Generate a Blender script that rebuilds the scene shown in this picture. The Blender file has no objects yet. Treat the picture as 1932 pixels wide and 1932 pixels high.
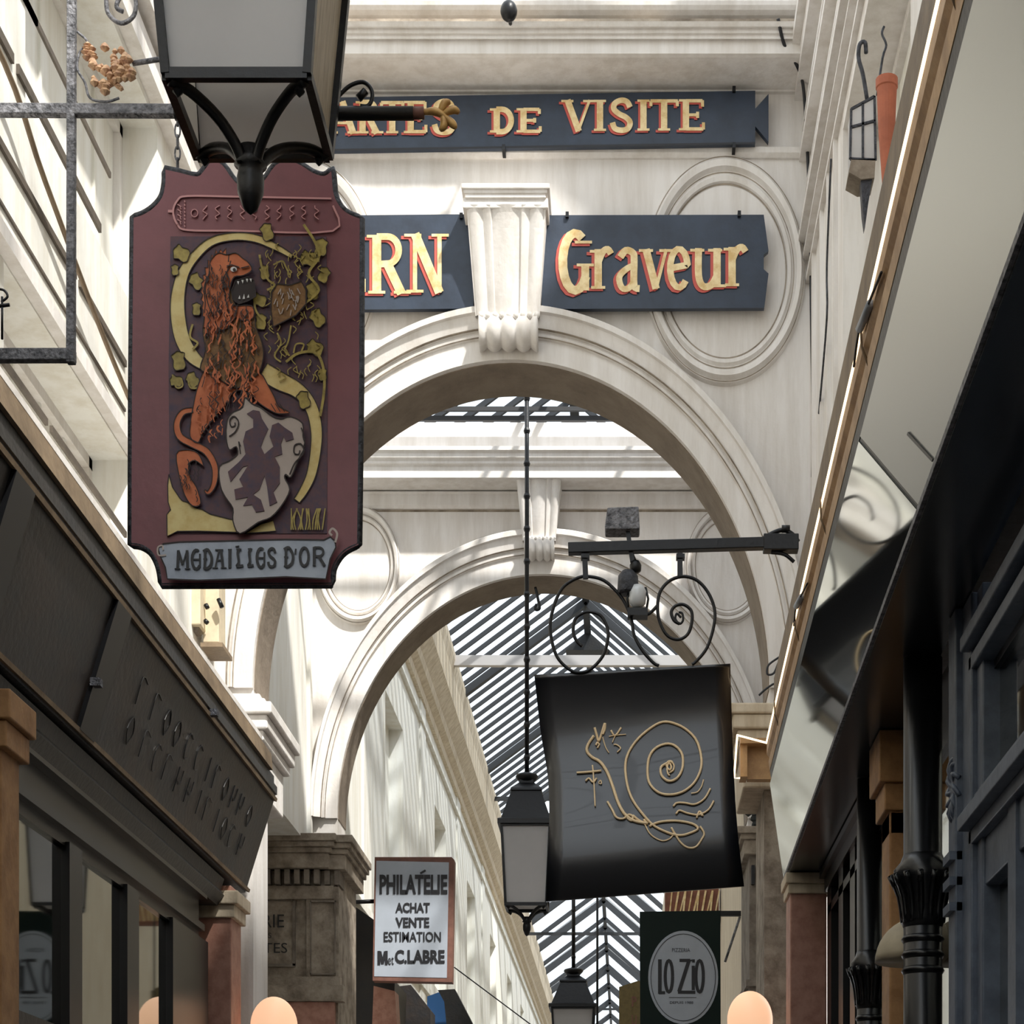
import bpy, math, random
from mathutils import Vector
random.seed(7)
# ------------------------------------------------------------------ camera, world, sun
F, VU, VV, ZC = 3600.0, 1178.0, 2350.0, 2.0
SC = bpy.context.scene
COL = SC.collection
cam = bpy.data.objects.new('camera', bpy.data.cameras.new('camera'))
COL.objects.link(cam)
cam.location = (0, 0, ZC)
cam.rotation_euler = (math.pi / 2, 0, 0)
cam.data.sensor_width = 36.0
cam.data.lens = F / 1932 * 36
cam.data.shift_x = -(VU - 966) / 1932
cam.data.shift_y = (VV - 966) / 1932
cam.data.clip_start = 0.05
cam.data.clip_end = 400
SC.camera = cam
SC.view_settings.view_transform = 'Standard'
SC.view_settings.look = 'None'
SC.view_settings.gamma = 1
SC.view_settings.exposure = 0.6
SC.view_settings.use_curve_mapping = False
w = bpy.data.worlds.new('world'); SC.world = w; w.use_nodes = True
bg = w.node_tree.nodes['Background']
bg.inputs[0].default_value = (0.74, 0.80, 0.86, 1)
bg.inputs[1].default_value = 1.5
sun = bpy.data.objects.new('sun', bpy.data.lights.new('sun', 'SUN'))
COL.objects.link(sun)
sun.data.energy = 4.4
sun.data.color = (1, 0.965, 0.90)
sun.data.angle = math.radians(2.0)
SUNDIR = Vector((-0.46, 0.62, -0.95))
sun.rotation_euler = SUNDIR.to_track_quat('-Z', 'Y').to_euler()
sun.location = (5, -5, 20)

# ------------------------------------------------------------------ helpers
def PX(u, Y): return (u - VU) * Y / F
def PZ(v, Y): return ZC + (VV - v) * Y / F
def P(u, v, Y): return (PX(u, Y), Y, PZ(v, Y))
def T(x0, y0, s, pts): return [(x0 + s * p[0], y0 + s * p[1]) for p in pts]
def h2l(c):
    if isinstance(c, str):
        c = [int(c[i:i + 2], 16) / 255 for i in (0, 2, 4)]
    return tuple((x / 12.92 if x <= .04045 else ((x + .055) / 1.055) ** 2.4) for x in c)
def sm(pts, n=5, closed=False):
    out = []; N = len(pts)
    rng = N if closed else N - 1
    for i in range(rng):
        g = (lambda k: pts[k % N]) if closed else (lambda k: pts[max(0, min(N - 1, k))])
        a, b, c, d = g(i - 1), g(i), g(i + 1), g(i + 2)
        for j in range(n):
            t = j / n
            out.append(tuple(0.5 * ((2 * b[k]) + (-a[k] + c[k]) * t + (2 * a[k] - 5 * b[k] + 4 * c[k] - d[k]) * t * t + (-a[k] + 3 * b[k] - 3 * c[k] + d[k]) * t ** 3) for k in range(len(b))))
    if not closed: out.append(tuple(pts[-1]))
    return out

M = {}
def mat(name, c, rough=.6, metal=0, var=0, scale=4, c2=None, bump=0, bscale=30, streak=False, emit=None, es=1, spec=.5, coat=0):
    m = bpy.data.materials.new(name); m.use_nodes = True
    nt = m.node_tree; b = nt.nodes['Principled BSDF']
    c = h2l(c)
    b.inputs['Base Color'].default_value = (*c, 1)
    b.inputs['Roughness'].default_value = rough
    b.inputs['Metallic'].default_value = metal
    b.inputs['Specular IOR Level'].default_value = spec
    if coat: b.inputs['Coat Weight'].default_value = coat
    if emit:
        b.inputs['Emission Color'].default_value = (*h2l(emit), 1)
        b.inputs['Emission Strength'].default_value = es
    if var or bump:
        tc = nt.nodes.new('ShaderNodeTexCoord')
        mp = nt.nodes.new('ShaderNodeMapping')
        nt.links.new(tc.outputs['Object'], mp.inputs[0])
        if streak: mp.inputs['Scale'].default_value = (5, 5, .6)
    if var:
        n = nt.nodes.new('ShaderNodeTexNoise'); n.inputs['Scale'].default_value = scale; n.inputs['Detail'].default_value = 8
        n.inputs['Roughness'].default_value = .65
        nt.links.new(mp.outputs[0], n.inputs['Vector'])
        r = nt.nodes.new('ShaderNodeValToRGB')
        c2l = h2l(c2) if c2 else tuple(x * (1 - var) for x in c)
        r.color_ramp.elements[0].position = .36; r.color_ramp.elements[0].color = (*c2l, 1)
        r.color_ramp.elements[1].position = .6; r.color_ramp.elements[1].color = (*c, 1)
        nt.links.new(n.outputs['Fac'], r.inputs[0]); nt.links.new(r.outputs[0], b.inputs['Base Color'])
    if bump:
        n2 = nt.nodes.new('ShaderNodeTexNoise'); n2.inputs['Scale'].default_value = bscale; n2.inputs['Detail'].default_value = 5
        nt.links.new(tc.outputs['Object'], n2.inputs['Vector'])
        bp = nt.nodes.new('ShaderNodeBump'); bp.inputs['Strength'].default_value = bump; bp.inputs['Distance'].default_value = .02
        nt.links.new(n2.outputs['Fac'], bp.inputs['Height']); nt.links.new(bp.outputs[0], b.inputs['Normal'])
    M[name] = m
    return m
mat('stone', 'ebe7e3', .8, var=.12, scale=1.6, c2='dad4cd', bump=.12, streak=True)
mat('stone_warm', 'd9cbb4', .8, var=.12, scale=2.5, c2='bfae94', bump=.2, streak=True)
mat('stone_dark', 'a89c8c', .85, var=.3, scale=6, c2='75695b', bump=.3)
mat('plaster_white', 'f1f0ea', .75, var=.1, scale=1.5, c2='e2ded2', bump=.08, streak=True)
mat('old_stone', '8d8377', .85, var=.3, scale=5, c2='6a6055', bump=.35, bscale=20)
mat('black_iron', '17181b', .38, .3, var=.2, bump=.1)
mat('grey_iron', '4c4e55', .55, .3, var=.4, scale=30, c2='2b2c30', bump=.5, bscale=60)
mat('worn_iron', '8b8b90', .6, .2, var=.5, scale=40, c2='45464b', bump=.6, bscale=70)
mat('navy', '2e3a4c', .4, var=.3, scale=3, c2='212b3a', bump=.05)
mat('gold_paint', 'f7e2b0', .45, var=.15, scale=12, c2='d9b676')
mat('red_paint', 'c4564a', .5)
mat('sign_gold', 'efdb98', .5, var=.1, scale=20, c2='e2c67c')
mat('old_gold', 'b8a454', .5, var=.3, scale=40, c2='93823f')
mat('maroon', '8a545b', .5, var=.15, scale=4, c2='7d4c52', bump=.05)
mat('maroon_dark', '62424a', .55, var=.4, scale=35, c2='4a3a50')
mat('dark_line', '2a1c1c', .6)
mat('lion', 'd97a4a', .55, var=.15, scale=20, c2='c8683c')
mat('lion_brown', '9a7344', .6, var=.4, scale=40, c2='75512f')
mat('shield', 'c4b6ae', .55, var=.1, scale=10)
mat('silver_blue', 'b9c3d2', .5, var=.15, scale=8, c2='a0aabb')
mat('pink_line', 'd49a9a', .5)
mat('white_enamel', 'e6e6e6', .35)
mat('sign_black', '16161a', .5)
mat('banner_black', '10131a', .36, .0, spec=.8, coat=.3)
mat('banner_gold', 'ffe2b4', .5)
mat('tan_wood', 'c49c6c', .5, var=.25, scale=8, c2='a67f52', bump=.1, streak=False)
mat('brown_wood', '86735b', .65, var=.25, scale=6, c2='6d5c48', bump=.15)
mat('dark_wood', '25221f', .45, var=.35, scale=5, c2='181a1c', bump=.15)
mat('fascia_dark', '332c28', .42, var=.4, scale=4, c2='25272a', bump=.15)
mat('black_paint', '0f1013', .3, spec=.5)
mat('blue_grey', '5e6878', .42, var=.25, scale=10, c2='4a5362', bump=.1)
mat('pink_marble', 'b88a78', .5, var=.25, scale=12, c2='a0705f', bump=.1)
mat('orange_stone', 'b98c5c', .6, var=.25, scale=8, c2='9b7045', bump=.15)
mat('globe', 'e8b998', .4, emit='f6c39c', es=.6)
mat('led', 'fff0d0', .4, emit='ffdcae', es=1.9)
mat('milk_glass', 'f2f3f6', .35, var=.05, scale=3, c2='e6e7ea')
mat('dark_strip', '5d5348', .7, var=.3, scale=15)
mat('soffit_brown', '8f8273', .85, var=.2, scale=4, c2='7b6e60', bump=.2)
mat('streaked_glass', 'e2d8c6', .4, var=.4, scale=12, c2='a0937c', streak=True)
mat('philatelie_blue', 'aab2bd', .4, var=.08, scale=5)
mat('ink', '1c1d22', .5)
mat('rust', '7b5346', .6, var=.3, scale=12)
mat('green_black', '091c18', .5, spec=.2)
mat('terracotta', 'b8694c', .7, var=.2, scale=10)
mat('shade_cream', 'b3a68c', .6, var=.15, scale=10)
mat('box_cream', 'd6c7aa', .7, var=.2, scale=8)
mat('roof_dark', '2c2d2f', .6)
mat('roof_white', 'c9c3bf', .6)
mat('blue_cloth', '1f4f80', .7)
mat('paving', '77706a', .7, var=.3, scale=3)
mat('ochre_sign', '6f6038', .6, var=.3, scale=20)
mat('dark_glossy', '262c30', .22, spec=.6)
mat('gold_relief', 'c9a05e', .45, .2, var=.3, scale=30, c2='a87f48')
mat('rose_relief', 'd9b48e', .6, var=.4, scale=60, c2='a87c62')
mat('bricks', '8c5a48', .8, var=.3, scale=8)
mat('dark_leaf', '1c211f', .7)
# mirror-like lacquered glass of the right fascia
m = mat('mirror_glass', 'b9bdbb', .045, 1.0)
mat('window_glass', 'a5a8a6', .03, 1.0)
mat('satin_panel', 'bcbfbd', .28, .75)
def glassmat(name, col, tr=.85):
    m = bpy.data.materials.new(name); m.use_nodes = True; nt = m.node_tree
    nt.nodes.remove(nt.nodes['Principled BSDF']); out = nt.nodes['Material Output']
    a = nt.nodes.new('ShaderNodeBsdfTransparent'); a.inputs[0].default_value = (*col, 1)
    b = nt.nodes.new('ShaderNodeBsdfTranslucent'); b.inputs[0].default_value = (.8, .83, .85, 1)
    x = nt.nodes.new('ShaderNodeMixShader'); x.inputs[0].default_value = 1 - tr
    nt.links.new(a.outputs[0], x.inputs[1]); nt.links.new(b.outputs[0], x.inputs[2]); nt.links.new(x.outputs[0], out.inputs[0])
    M[name] = m
glassmat('roof_glass', (.60, .64, .68), .8)
def frosted(name, c, k):
    m = M[name]; nt = m.node_tree; b = nt.nodes['Principled BSDF']; out = nt.nodes['Material Output']
    t = nt.nodes.new('ShaderNodeBsdfTranslucent'); t.inputs[0].default_value = (*c, 1)
    x = nt.nodes.new('ShaderNodeMixShader'); x.inputs[0].default_value = k
    nt.links.new(b.outputs[0], x.inputs[1]); nt.links.new(t.outputs[0], x.inputs[2]); nt.links.new(x.outputs[0], out.inputs[0])
frosted('milk_glass', (.8, .78, .76), .6); frosted('streaked_glass', (.8, .74, .66), .5)
m = mat('clear_bulb', 'cfd3d6', .1, spec=.8)

W = {}
class MB:
    cnt = 0
    def __init__(s): s.v = []; s.f = []; s.s = []; s.chunks = []; s.cv = []
    def add(s, vs, fs, smooth=False):
        o = len(s.v); s.v += [tuple(p) for p in vs]; s.f += [tuple(i + o for i in f) for f in fs]; s.s += [smooth] * len(fs); s.cv.append(len(s.v)); return s
    def box(s, x0, x1, y0, y1, z0, z1):
        vs = [(x, y, z) for z in (z0, z1) for y in (y0, y1) for x in (x0, x1)]
        return s.add(vs, [(0, 2, 3, 1), (4, 5, 7, 6), (0, 1, 5, 4), (2, 6, 7, 3), (0, 4, 6, 2), (1, 3, 7, 5)])
    def hexa(s, a, b):      # two matching loops of points
        n = len(a)
        return s.add(list(a) + list(b), [tuple(range(n))[::-1], tuple(range(n, 2 * n))] + [(i, (i + 1) % n, n + (i + 1) % n, n + i) for i in range(n)])
    def prism(s, pts, y0, y1):  # pts (x,z)
        A = sum(pts[i][0] * pts[(i + 1) % len(pts)][1] - pts[(i + 1) % len(pts)][0] * pts[i][1] for i in range(len(pts)))
        if A > 0: pts = pts[::-1]
        return s.hexa([(x, y0, z) for x, z in pts][::-1][::-1], [(x, y1, z) for x, z in pts])
    def px(s, pts, Y, d):       # pixel polygon at depth Y, thickness d away from the viewer
        return s.prism([(PX(u, Y), PZ(v, Y)) for u, v in pts], Y, Y + d)
    def pbox(s, u0, u1, v0, v1, Y, d):
        return s.px([(u0, v0), (u1, v0), (u1, v1), (u0, v1)], Y, d)
    def extY(s, prof, y0, y1, k=0, slope=0):  # profile (x,z) run along Y
        n = len(prof)
        a = [(x + slope * y0, y0, z) for x, z in prof]; b = [(x + slope * y1, y1, z) for x, z in prof]
        return s.add(a + b, [(i, (i + 1) % n, n + (i + 1) % n, n + i) for i in range(n)] + [tuple(range(n)), tuple(range(n, 2 * n))[::-1]])
    def extX(s, prof, x0, x1):  # profile (y,z) run along X
        n = len(prof)
        a = [(x0, y, z) for y, z in prof]; b = [(x1, y, z) for y, z in prof]
        return s.add(a + b, [(i, (i + 1) % n, n + (i + 1) % n, n + i) for i in range(n)] + [tuple(range(n)), tuple(range(n, 2 * n))[::-1]])
    def tube(s, pts, r, n=8, closed=False):
        pts = [Vector(p) for p in pts]; N = len(pts)
        R = r if isinstance(r, (list, tuple)) else [r] * N
        vs = []; nrm = None
        for i, p in enumerate(pts):
            a = pts[(i - 1) % N] if (closed or i) else p; b = pts[(i + 1) % N] if (closed or i < N - 1) else p
            t = (b - a).normalized()
            if nrm is None: nrm = t.orthogonal().normalized()
            nrm = (nrm - t * nrm.dot(t))
            nrm = nrm.normalized() if nrm.length > 1e-6 else t.orthogonal().normalized()
            bn = t.cross(nrm)
            for k in range(n):
                an = 2 * math.pi * k / n
                vs.append(p + (nrm * math.cos(an) + bn * math.sin(an)) * R[i])
        fs = []
        for i in range(N if closed else N - 1):
            for k in range(n):
                a = i * n + k; b = i * n + (k + 1) % n; j = ((i + 1) % N) * n
                fs.append((a, b, j + (k + 1) % n, j + k))
        if not closed: fs += [tuple(range(n))[::-1], tuple(range((N - 1) * n, N * n))]
        return s.add(vs, fs, n > 5)
    def ptube(s, pts, Y, r, n=8, closed=False): return s.tube([P(p[0], p[1], Y if len(p) < 3 else p[2]) for p in pts], r, n, closed)
    def bar(s, a, b, w, h=None):   # rectangular bar between two points
        a = Vector(a); b = Vector(b); t = (b - a).normalized(); h = h or w
        up = Vector((0, 0, 1)) if abs(t.z) < .9 else Vector((0, 1, 0))
        x = t.cross(up).normalized(); z = x.cross(t)
        q = lambda c: [c + x * w / 2 + z * h / 2, c - x * w / 2 + z * h / 2, c - x * w / 2 - z * h / 2, c + x * w / 2 - z * h / 2]
        return s.hexa(q(a), q(b))
    def lathe(s, prof, cx, cy, n=24, rot=0, sy=1, smooth=None):
        vs = []; fs = []
        for r, z in prof:
            for k in range(n):
                a = 2 * math.pi * k / n + rot
                vs.append((cx + r * math.cos(a), cy + sy * r * math.sin(a), z))
        for i in range(len(prof) - 1):
            for k in range(n): fs.append((i * n + k, i * n + (k + 1) % n, (i + 1) * n + (k + 1) % n, (i + 1) * n + k))
        fs += [tuple(range(n))[::-1], tuple(range((len(prof) - 1) * n, len(prof) * n))]
        return s.add(vs, fs, (n > 8) if smooth is None else smooth)
    def ribbon(s, pts, wd, Y, d=.004):   # flat painted stroke, pixel coords
        N = len(pts); Wd = wd if isinstance(wd, (list, tuple)) else [wd] * N
        L = []; R = []
        for i in range(N):
            a = pts[max(0, i - 1)]; b = pts[min(N - 1, i + 1)]
            dx, dy = b[0] - a[0], b[1] - a[1]; l = math.hypot(dx, dy) or 1
            nx, ny = -dy / l * Wd[i] / 2, dx / l * Wd[i] / 2
            L.append((pts[i][0] + nx, pts[i][1] + ny)); R.append((pts[i][0] - nx, pts[i][1] - ny))
        for i in range(N - 1):
            MB.cnt = (MB.cnt + 1) % 37; yy = Y - MB.cnt * 4e-5
            q = [L[i], L[i + 1], R[i + 1], R[i]]
            s.hexa([P(u, v, yy) for u, v in q], [P(u, v, Y + d) for u, v in q])
        s.chunks.append(len(s.v))
        return s
    def build(s, name, m, parent=None, label=None, bevel=0):
        me = bpy.data.meshes.new(name)
        if parent is None:
            xs = [p[0] for p in s.v]; ys = [p[1] for p in s.v]; zs = [p[2] for p in s.v]
            o0 = ((min(xs) + max(xs)) / 2, (min(ys) + max(ys)) / 2, min(zs))
        else: o0 = W[parent.name]
        me.from_pydata([(p[0] - o0[0], p[1] - o0[1], p[2] - o0[2]) for p in s.v], [], s.f)
        me.polygons.foreach_set('use_smooth', s.s)
        me.materials.append(M[m] if isinstance(m, str) else m)
        import bmesh
        b = bmesh.new(); b.from_mesh(me); bmesh.ops.recalc_face_normals(b, faces=b.faces); b.to_mesh(me); b.free()
        o = bpy.data.objects.new(name, me); COL.objects.link(o)
        if parent is None: o.location = o0
        else: o.parent = parent
        W[o.name] = o0
        if label: o['label'] = label
        if bevel:
            bv = o.modifiers.new('bevel', 'BEVEL'); bv.width = bevel; bv.segments = 2; bv.limit_method = 'ANGLE'
        return o
def pieces(mb, name, m, parent, label=None, bevel=0, k=1, strokes=False):   # every k shapes become one part
    out = []; a = 0; c = mb.chunks if strokes else mb.cv
    for j in range(0, len(c), k):
        b = c[min(j + k, len(c)) - 1]; q = MB(); q.v = mb.v[a:b]
        idx = [i for i, f in enumerate(mb.f) if a <= f[0] < b]
        q.f = [tuple(t - a for t in mb.f[i]) for i in idx]; q.s = [mb.s[i] for i in idx]
        out.append(q.build(name, m, parent, label, bevel)); a = b
    return out
def thing(name, loc, label, cat, group=None):
    o = bpy.data.objects.new(name, None); COL.objects.link(o); o.location = loc; W[o.name] = tuple(loc)
    o.empty_display_size = .1
    o['label'] = label; o['category'] = cat
    if group: o['group'] = group
    return o
def tag(o, label, cat, group=None):
    o['label'] = label; o['category'] = cat
    if group: o['group'] = group
    return o
def struct(o): o['kind'] = 'structure'; return o
def copy_tree(o, loc, label):
    r = o.copy(); COL.objects.link(r); r.location = loc; r['label'] = label; W[r.name] = tuple(loc)
    for ch in list(o.children):
        c = ch.copy(); COL.objects.link(c); c.parent = r
        for g in list(ch.children):
            d = g.copy(); COL.objects.link(d); d.parent = c
    return r
def text_mb(mb, txt, u0, u1, v0, v1, Y, d=.004, bold=.0, shear=0, axis='Y', X=0, ya=0, yb=0, za=0, zb=0):
    cu = bpy.data.curves.new('t', 'FONT'); cu.body = txt; cu.offset = bold; cu.shear = shear; cu.resolution_u = 3
    ob = bpy.data.objects.new('t', cu); COL.objects.link(ob)
    dg = bpy.context.evaluated_depsgraph_get(); me = bpy.data.meshes.new_from_object(ob.evaluated_get(dg))
    xs = [v.co.x for v in me.vertices]; ys = [v.co.y for v in me.vertices]
    x0, x1, y0, y1 = min(xs), max(xs), min(ys), max(ys)
    vs = []
    for v in me.vertices:
        a = (v.co.x - x0) / (x1 - x0); b = (v.co.y - y0) / (y1 - y0)
        if axis == 'Y': vs.append(P(u0 + a * (u1 - u0), v1 + b * (v0 - v1), Y))
        else: vs.append((X, ya + a * (yb - ya), za + b * (zb - za)))
    mb.add(vs, [tuple(p.vertices) for p in me.polygons])
    bpy.data.objects.remove(ob); bpy.data.curves.remove(cu); bpy.data.meshes.remove(me)
# serif glyphs drawn as strokes: (points, thick?) in a unit box; ticks = serif positions
def arc(cx, cy, rx, ry, a0, a1, n=14):
    return [(cx + rx * math.cos(math.radians(a0 + (a1 - a0) * i / n)), cy + ry * math.sin(math.radians(a0 + (a1 - a0) * i / n))) for i in range(n + 1)]
G = {
 'C': ([(arc(.55, .5, .45, .5, 50, 310), 1)], [(.85, .86)]),
 'A': ([([(.08, 0), (.5, 1)], 0), ([(.48, 1), (.9, 0)], 1), ([(.24, .33), (.74, .33)], 0)], [(.08, 0), (.9, 0)]),
 'R': ([([(.2, 0), (.2, 1)], 1), ([(.2, .97)] + arc(.5, .74, .3, .23, 90, -90) + [(.2, .5)], .6), ([(.5, .5), (.88, 0)], 1)], [(.2, 0), (.16, 1), (.9, 0)]),
 'T': ([([(.5, 0), (.5, 1)], 1), ([(.02, .95), (.98, .95)], .2), ([(.04, .95), (.04, .78)], .1), ([(.96, .95), (.96, .78)], .1)], [(.5, 0)]),
 'E': ([([(.22, 0), (.22, 1)], 1), ([(.22, .95), (.9, .95)], .2), ([(.22, .05), (.94, .05)], .2), ([(.22, .5), (.7, .5)], .1), ([(.9, .97), (.9, .76)], .1), ([(.94, .03), (.94, .26)], .1), ([(.7, .6), (.7, .4)], .1)], [(.18, 0), (.18, 1)]),
 'S': ([(sm([(.84, .76), (.72, .93), (.48, .98), (.22, .88), (.18, .7), (.4, .54), (.66, .44), (.84, .28), (.76, .08), (.5, .02), (.22, .08), (.12, .27)], 4), .8)], []),
 'D': ([([(.22, 0), (.22, 1)], 1), ([(.2, .96)] + arc(.45, .5, .42, .46, 90, -90) + [(.2, .04)], .8)], [(.18, 0), (.18, 1)]),
 'V': ([([(.12, 1), (.52, 0)], 1), ([(.5, 0), (.9, 1)], 0)], [(.12, 1), (.88, 1)]),
 'I': ([([(.5, 0), (.5, 1)], 1)], [(.5, 0), (.5, 1)]),
 'N': ([([(.16, 0), (.16, 1)], .2), ([(.16, 1), (.84, 0)], 1), ([(.84, 0), (.84, 1)], .2)], [(.16, 0), (.1, 1), (.86, 1)]),
 'G': ([(arc(.52, .5, .42, .5, 55, 330), 1), ([(.86, 0), (.86, .42)], .8)], [(.86, .42), (.8, .87)]),
 'r': ([([(.3, 0), (.3, 1)], 1), (sm([(.3, .66), (.5, .92), (.72, 1), (.88, .88)], 4), .8)], [(.3, 0), (.24, .98)]),
 'a': ([(sm([(.2, .8), (.4, .97), (.66, .9), (.7, .7), (.7, .1), (.9, .02)], 4), .9), (sm([(.7, .6), (.4, .5), (.16, .3), (.26, .04), (.5, .03), (.7, .2)], 4), .7)], []),
 'v': ([([(.1, 1), (.5, 0)], 1), ([(.5, 0), (.9, 1)], 0)], [(.1, 1), (.9, 1)]),
 'e': ([([(.16, .5), (.84, .58)] + arc(.5, .5, .36, .48, 10, 320), .8)], []),
 'u': ([(sm([(.2, 1), (.2, .3), (.34, .03), (.6, .06), (.78, .3)], 4), .9), ([(.78, 1), (.78, 0)], 1)], [(.16, .98), (.72, .98), (.84, 0)]),
 # round gothic capitals of the medieval sign
 'm': ([([(.1, 0), (.16, 1)], .8), ([(.16, 1), (.5, .25)], .8), ([(.5, .25), (.86, 1)], .2), ([(.86, 1), (.9, 0)], .9)], [(.1, 0), (.9, 0)]),
 'k': ([(arc(.52, .5, .4, .5, 60, 320), .9), ([(.3, .5), (.86, .5)], .2), ([(.85, .2), (.85, .8)], .3)], []),
 'd': ([([(.2, 0), (.25, 1)], .8), (sm([(.05, .9), (.5, 1), (.88, .6), (.8, .2), (.4, 0), (.1, .08)], 4), .9), ([(.05, .5), (.45, .5)], .1)], []),
 'l': ([(sm([(.6, 1), (.35, .8), (.45, .3), (.25, .08), (.9, .12)], 4), .8), ([(.2, .98), (.7, .98)], .1)], []),
 'i': ([([(.5, 0), (.5, 1)], 1), ([(.2, .97), (.8, .97)], .1), ([(.25, .5), (.75, .5)], .1)], []),
 'q': ([([(.1, 0), (.45, 1)], .3), ([(.1, .97), (.8, .97)], .2), ([(.6, 1), (.8, 0)], .9), ([(.25, .4), (.75, .45)], .1)], [(.1, 0), (.85, 0)]),
 'O': ([(arc(.5, .5, .38, .48, 0, 360, 20), .8)], []),
}
def glyph(mb, ch, u0, u1, v0, v1, Y, thick, thin, du=0, dv=0, shear=0, tick=True):
    st, tk = G[ch]; Wd = u1 - u0; H = v1 - v0
    def q(p): return (u0 + p[0] * Wd + du + shear * p[1], v1 - p[1] * H + dv)
    for pts, k in st: mb.ribbon([q(p) for p in pts], thin + (thick - thin) * k, Y)
    if tick:
        for p in tk:
            c = q(p); s = thick * .95; e = thin * .9
            mb.ribbon([(c[0] - s, c[1] - (e / 2 if p[1] < .5 else -e / 2)), (c[0] + s, c[1] - (e / 2 if p[1] < .5 else -e / 2))], e, Y)
def ell(cx, cz, a, b, t): return (cx + a * math.cos(t), cz + b * math.sin(t))
def arch_wall(mb, xc, zs, a, b, xl, xr, zt, zb, y0, y1, n=64):
    pts = [ell(xc, zs, a, b, math.pi * (1 - i / n)) for i in range(n + 1)]
    for i in range(n):
        (xa, za), (xb, zb_) = pts[i], pts[i + 1]
        mb.add([(xa, y0, za), (xb, y0, zb_), (xb, y0, zt), (xa, y0, zt)], [(0, 1, 2, 3)])
        mb.add([(xa, y1, za), (xb, y1, zb_), (xb, y1, zt), (xa, y1, zt)], [(3, 2, 1, 0)])
        mb.add([(xa, y0, za), (xb, y0, zb_), (xb, y1, zb_), (xa, y1, za)], [(0, 3, 2, 1)])
        mb.add([(xa, y0, zt), (xb, y0, zt), (xb, y1, zt), (xa, y1, zt)], [(0, 1, 2, 3)])
    mb.box(xl, xc - a, y0, y1, zb, zt); mb.box(xc + a, xr, y0, y1, zb, zt)
def arch_sweep(mb, xc, zs, ai, bi, ao, bo, prof, y0, n=72, t0=0, t1=math.pi):   # prof: (k between inner and outer ellipse, projection)
    vs = []; m_ = len(prof)
    for i in range(n + 1):
        t = t1 - (t1 - t0) * i / n
        for k, d in prof:
            x, z = ell(xc, zs, ai + (ao - ai) * k, bi + (bo - bi) * k, t); vs.append((x, y0 - d, z))
    fs = [(i * m_ + j, i * m_ + j + 1, (i + 1) * m_ + j + 1, (i + 1) * m_ + j) for i in range(n) for j in range(m_ - 1)]
    mb.add(vs, fs)
def dz(v, Y): return PZ(v, Y)

# ------------------------------------------------------------------ setting
XL, XR = -2.70, 1.215
YA, YB = 12.5, 16.4
struct(MB().box(-14, 14, -40, 130, -.2, 0).build('floor', 'paving'))
# left wall of the near bay
TOP = ZC + 9.75
def wall_with_windows(mb, x, depth, y0, y1, z0, z1, wins):     # wins (ya,yb,za,zb), wall box of thickness depth on side sign
    ys = sorted({y0, y1, *[w_[0] for w_ in wins], *[w_[1] for w_ in wins]})
    zs = sorted({z0, z1, *[w_[2] for w_ in wins], *[w_[3] for w_ in wins]})
    for i in range(len(ys) - 1):
        for j in range(len(zs) - 1):
            cy, cz = (ys[i] + ys[i + 1]) / 2, (zs[j] + zs[j + 1]) / 2
            if any(a < cy < b and c < cz < d for a, b, c, d in wins): continue
            mb.box(min(x, x + depth), max(x, x + depth), ys[i], ys[i + 1], zs[j], zs[j + 1])
nearw = [(8.6, 11.03, ZC + 5.15, ZC + 6.46), (5.2, 7.6, ZC + 5.15, ZC + 6.46), (8.3, 10.4, ZC + 3.2, ZC + 4.28), (4.9, 7.2, ZC + 3.2, ZC + 4.28)]
mb = MB(); wall_with_windows(mb, XL, -.3, -30, YA, ZC + 2.3, TOP, nearw)
mb.box(XL - .35, XL - .28, -30, YA, ZC + 2.3, TOP)
wl = struct(mb.build('wall_left', 'plaster_white'))
mb = MB()
for z, h, d in ((ZC + 5.59, .03, .012), (ZC + 5.2, .045, .015), (ZC + 4.74, .035, .015), (ZC + 4.50, .015, .01), (ZC + 3.82, .032, .015)):
    ya = -1
    while ya < 10.3:
        L = random.uniform(1.1, 2.4); mb.box(XL, XL + d, ya, min(ya + L, 10.3 if z < ZC + 5 else 8.5), z, z + h); ya += L + .07
mb.build('dark_strip', 'dark_strip', wl, 'dark strips running along the white wall')  # thin dark strips along the wall, broken by short gaps
mb = MB()
for z, h, d in ((ZC + 4.29, .07, .06), (ZC + 6.5, .16, .08), (ZC + 6.72, .05, .14), (ZC + 7.4, .1, .1)):
    mb.box(XL, XL + d, -1, YA, z, z + h)
mb.build('string_course', 'stone', wl)
for i, (a, b, c, d) in enumerate(nearw):
    fr = MB(); fr.box(XL - .28, XL - .24, a, b, c, d)
    for k in range(1, 5):
        y = a + (b - a) * k / 5; fr.box(XL - .24, XL - .225, y - .012, y + .012, c, d)
    o = struct(fr.build('window_%d' % (i + 1), 'plaster_white'))
    f2 = MB(); f2.box(XL - .24, XL - .2, a, a + .06, c, d).box(XL - .24, XL - .2, b - .06, b, c, d).box(XL - .24, XL - .2, a, b, d - .06, d)
    f2.build('window_frame', 'stone', o)
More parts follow.
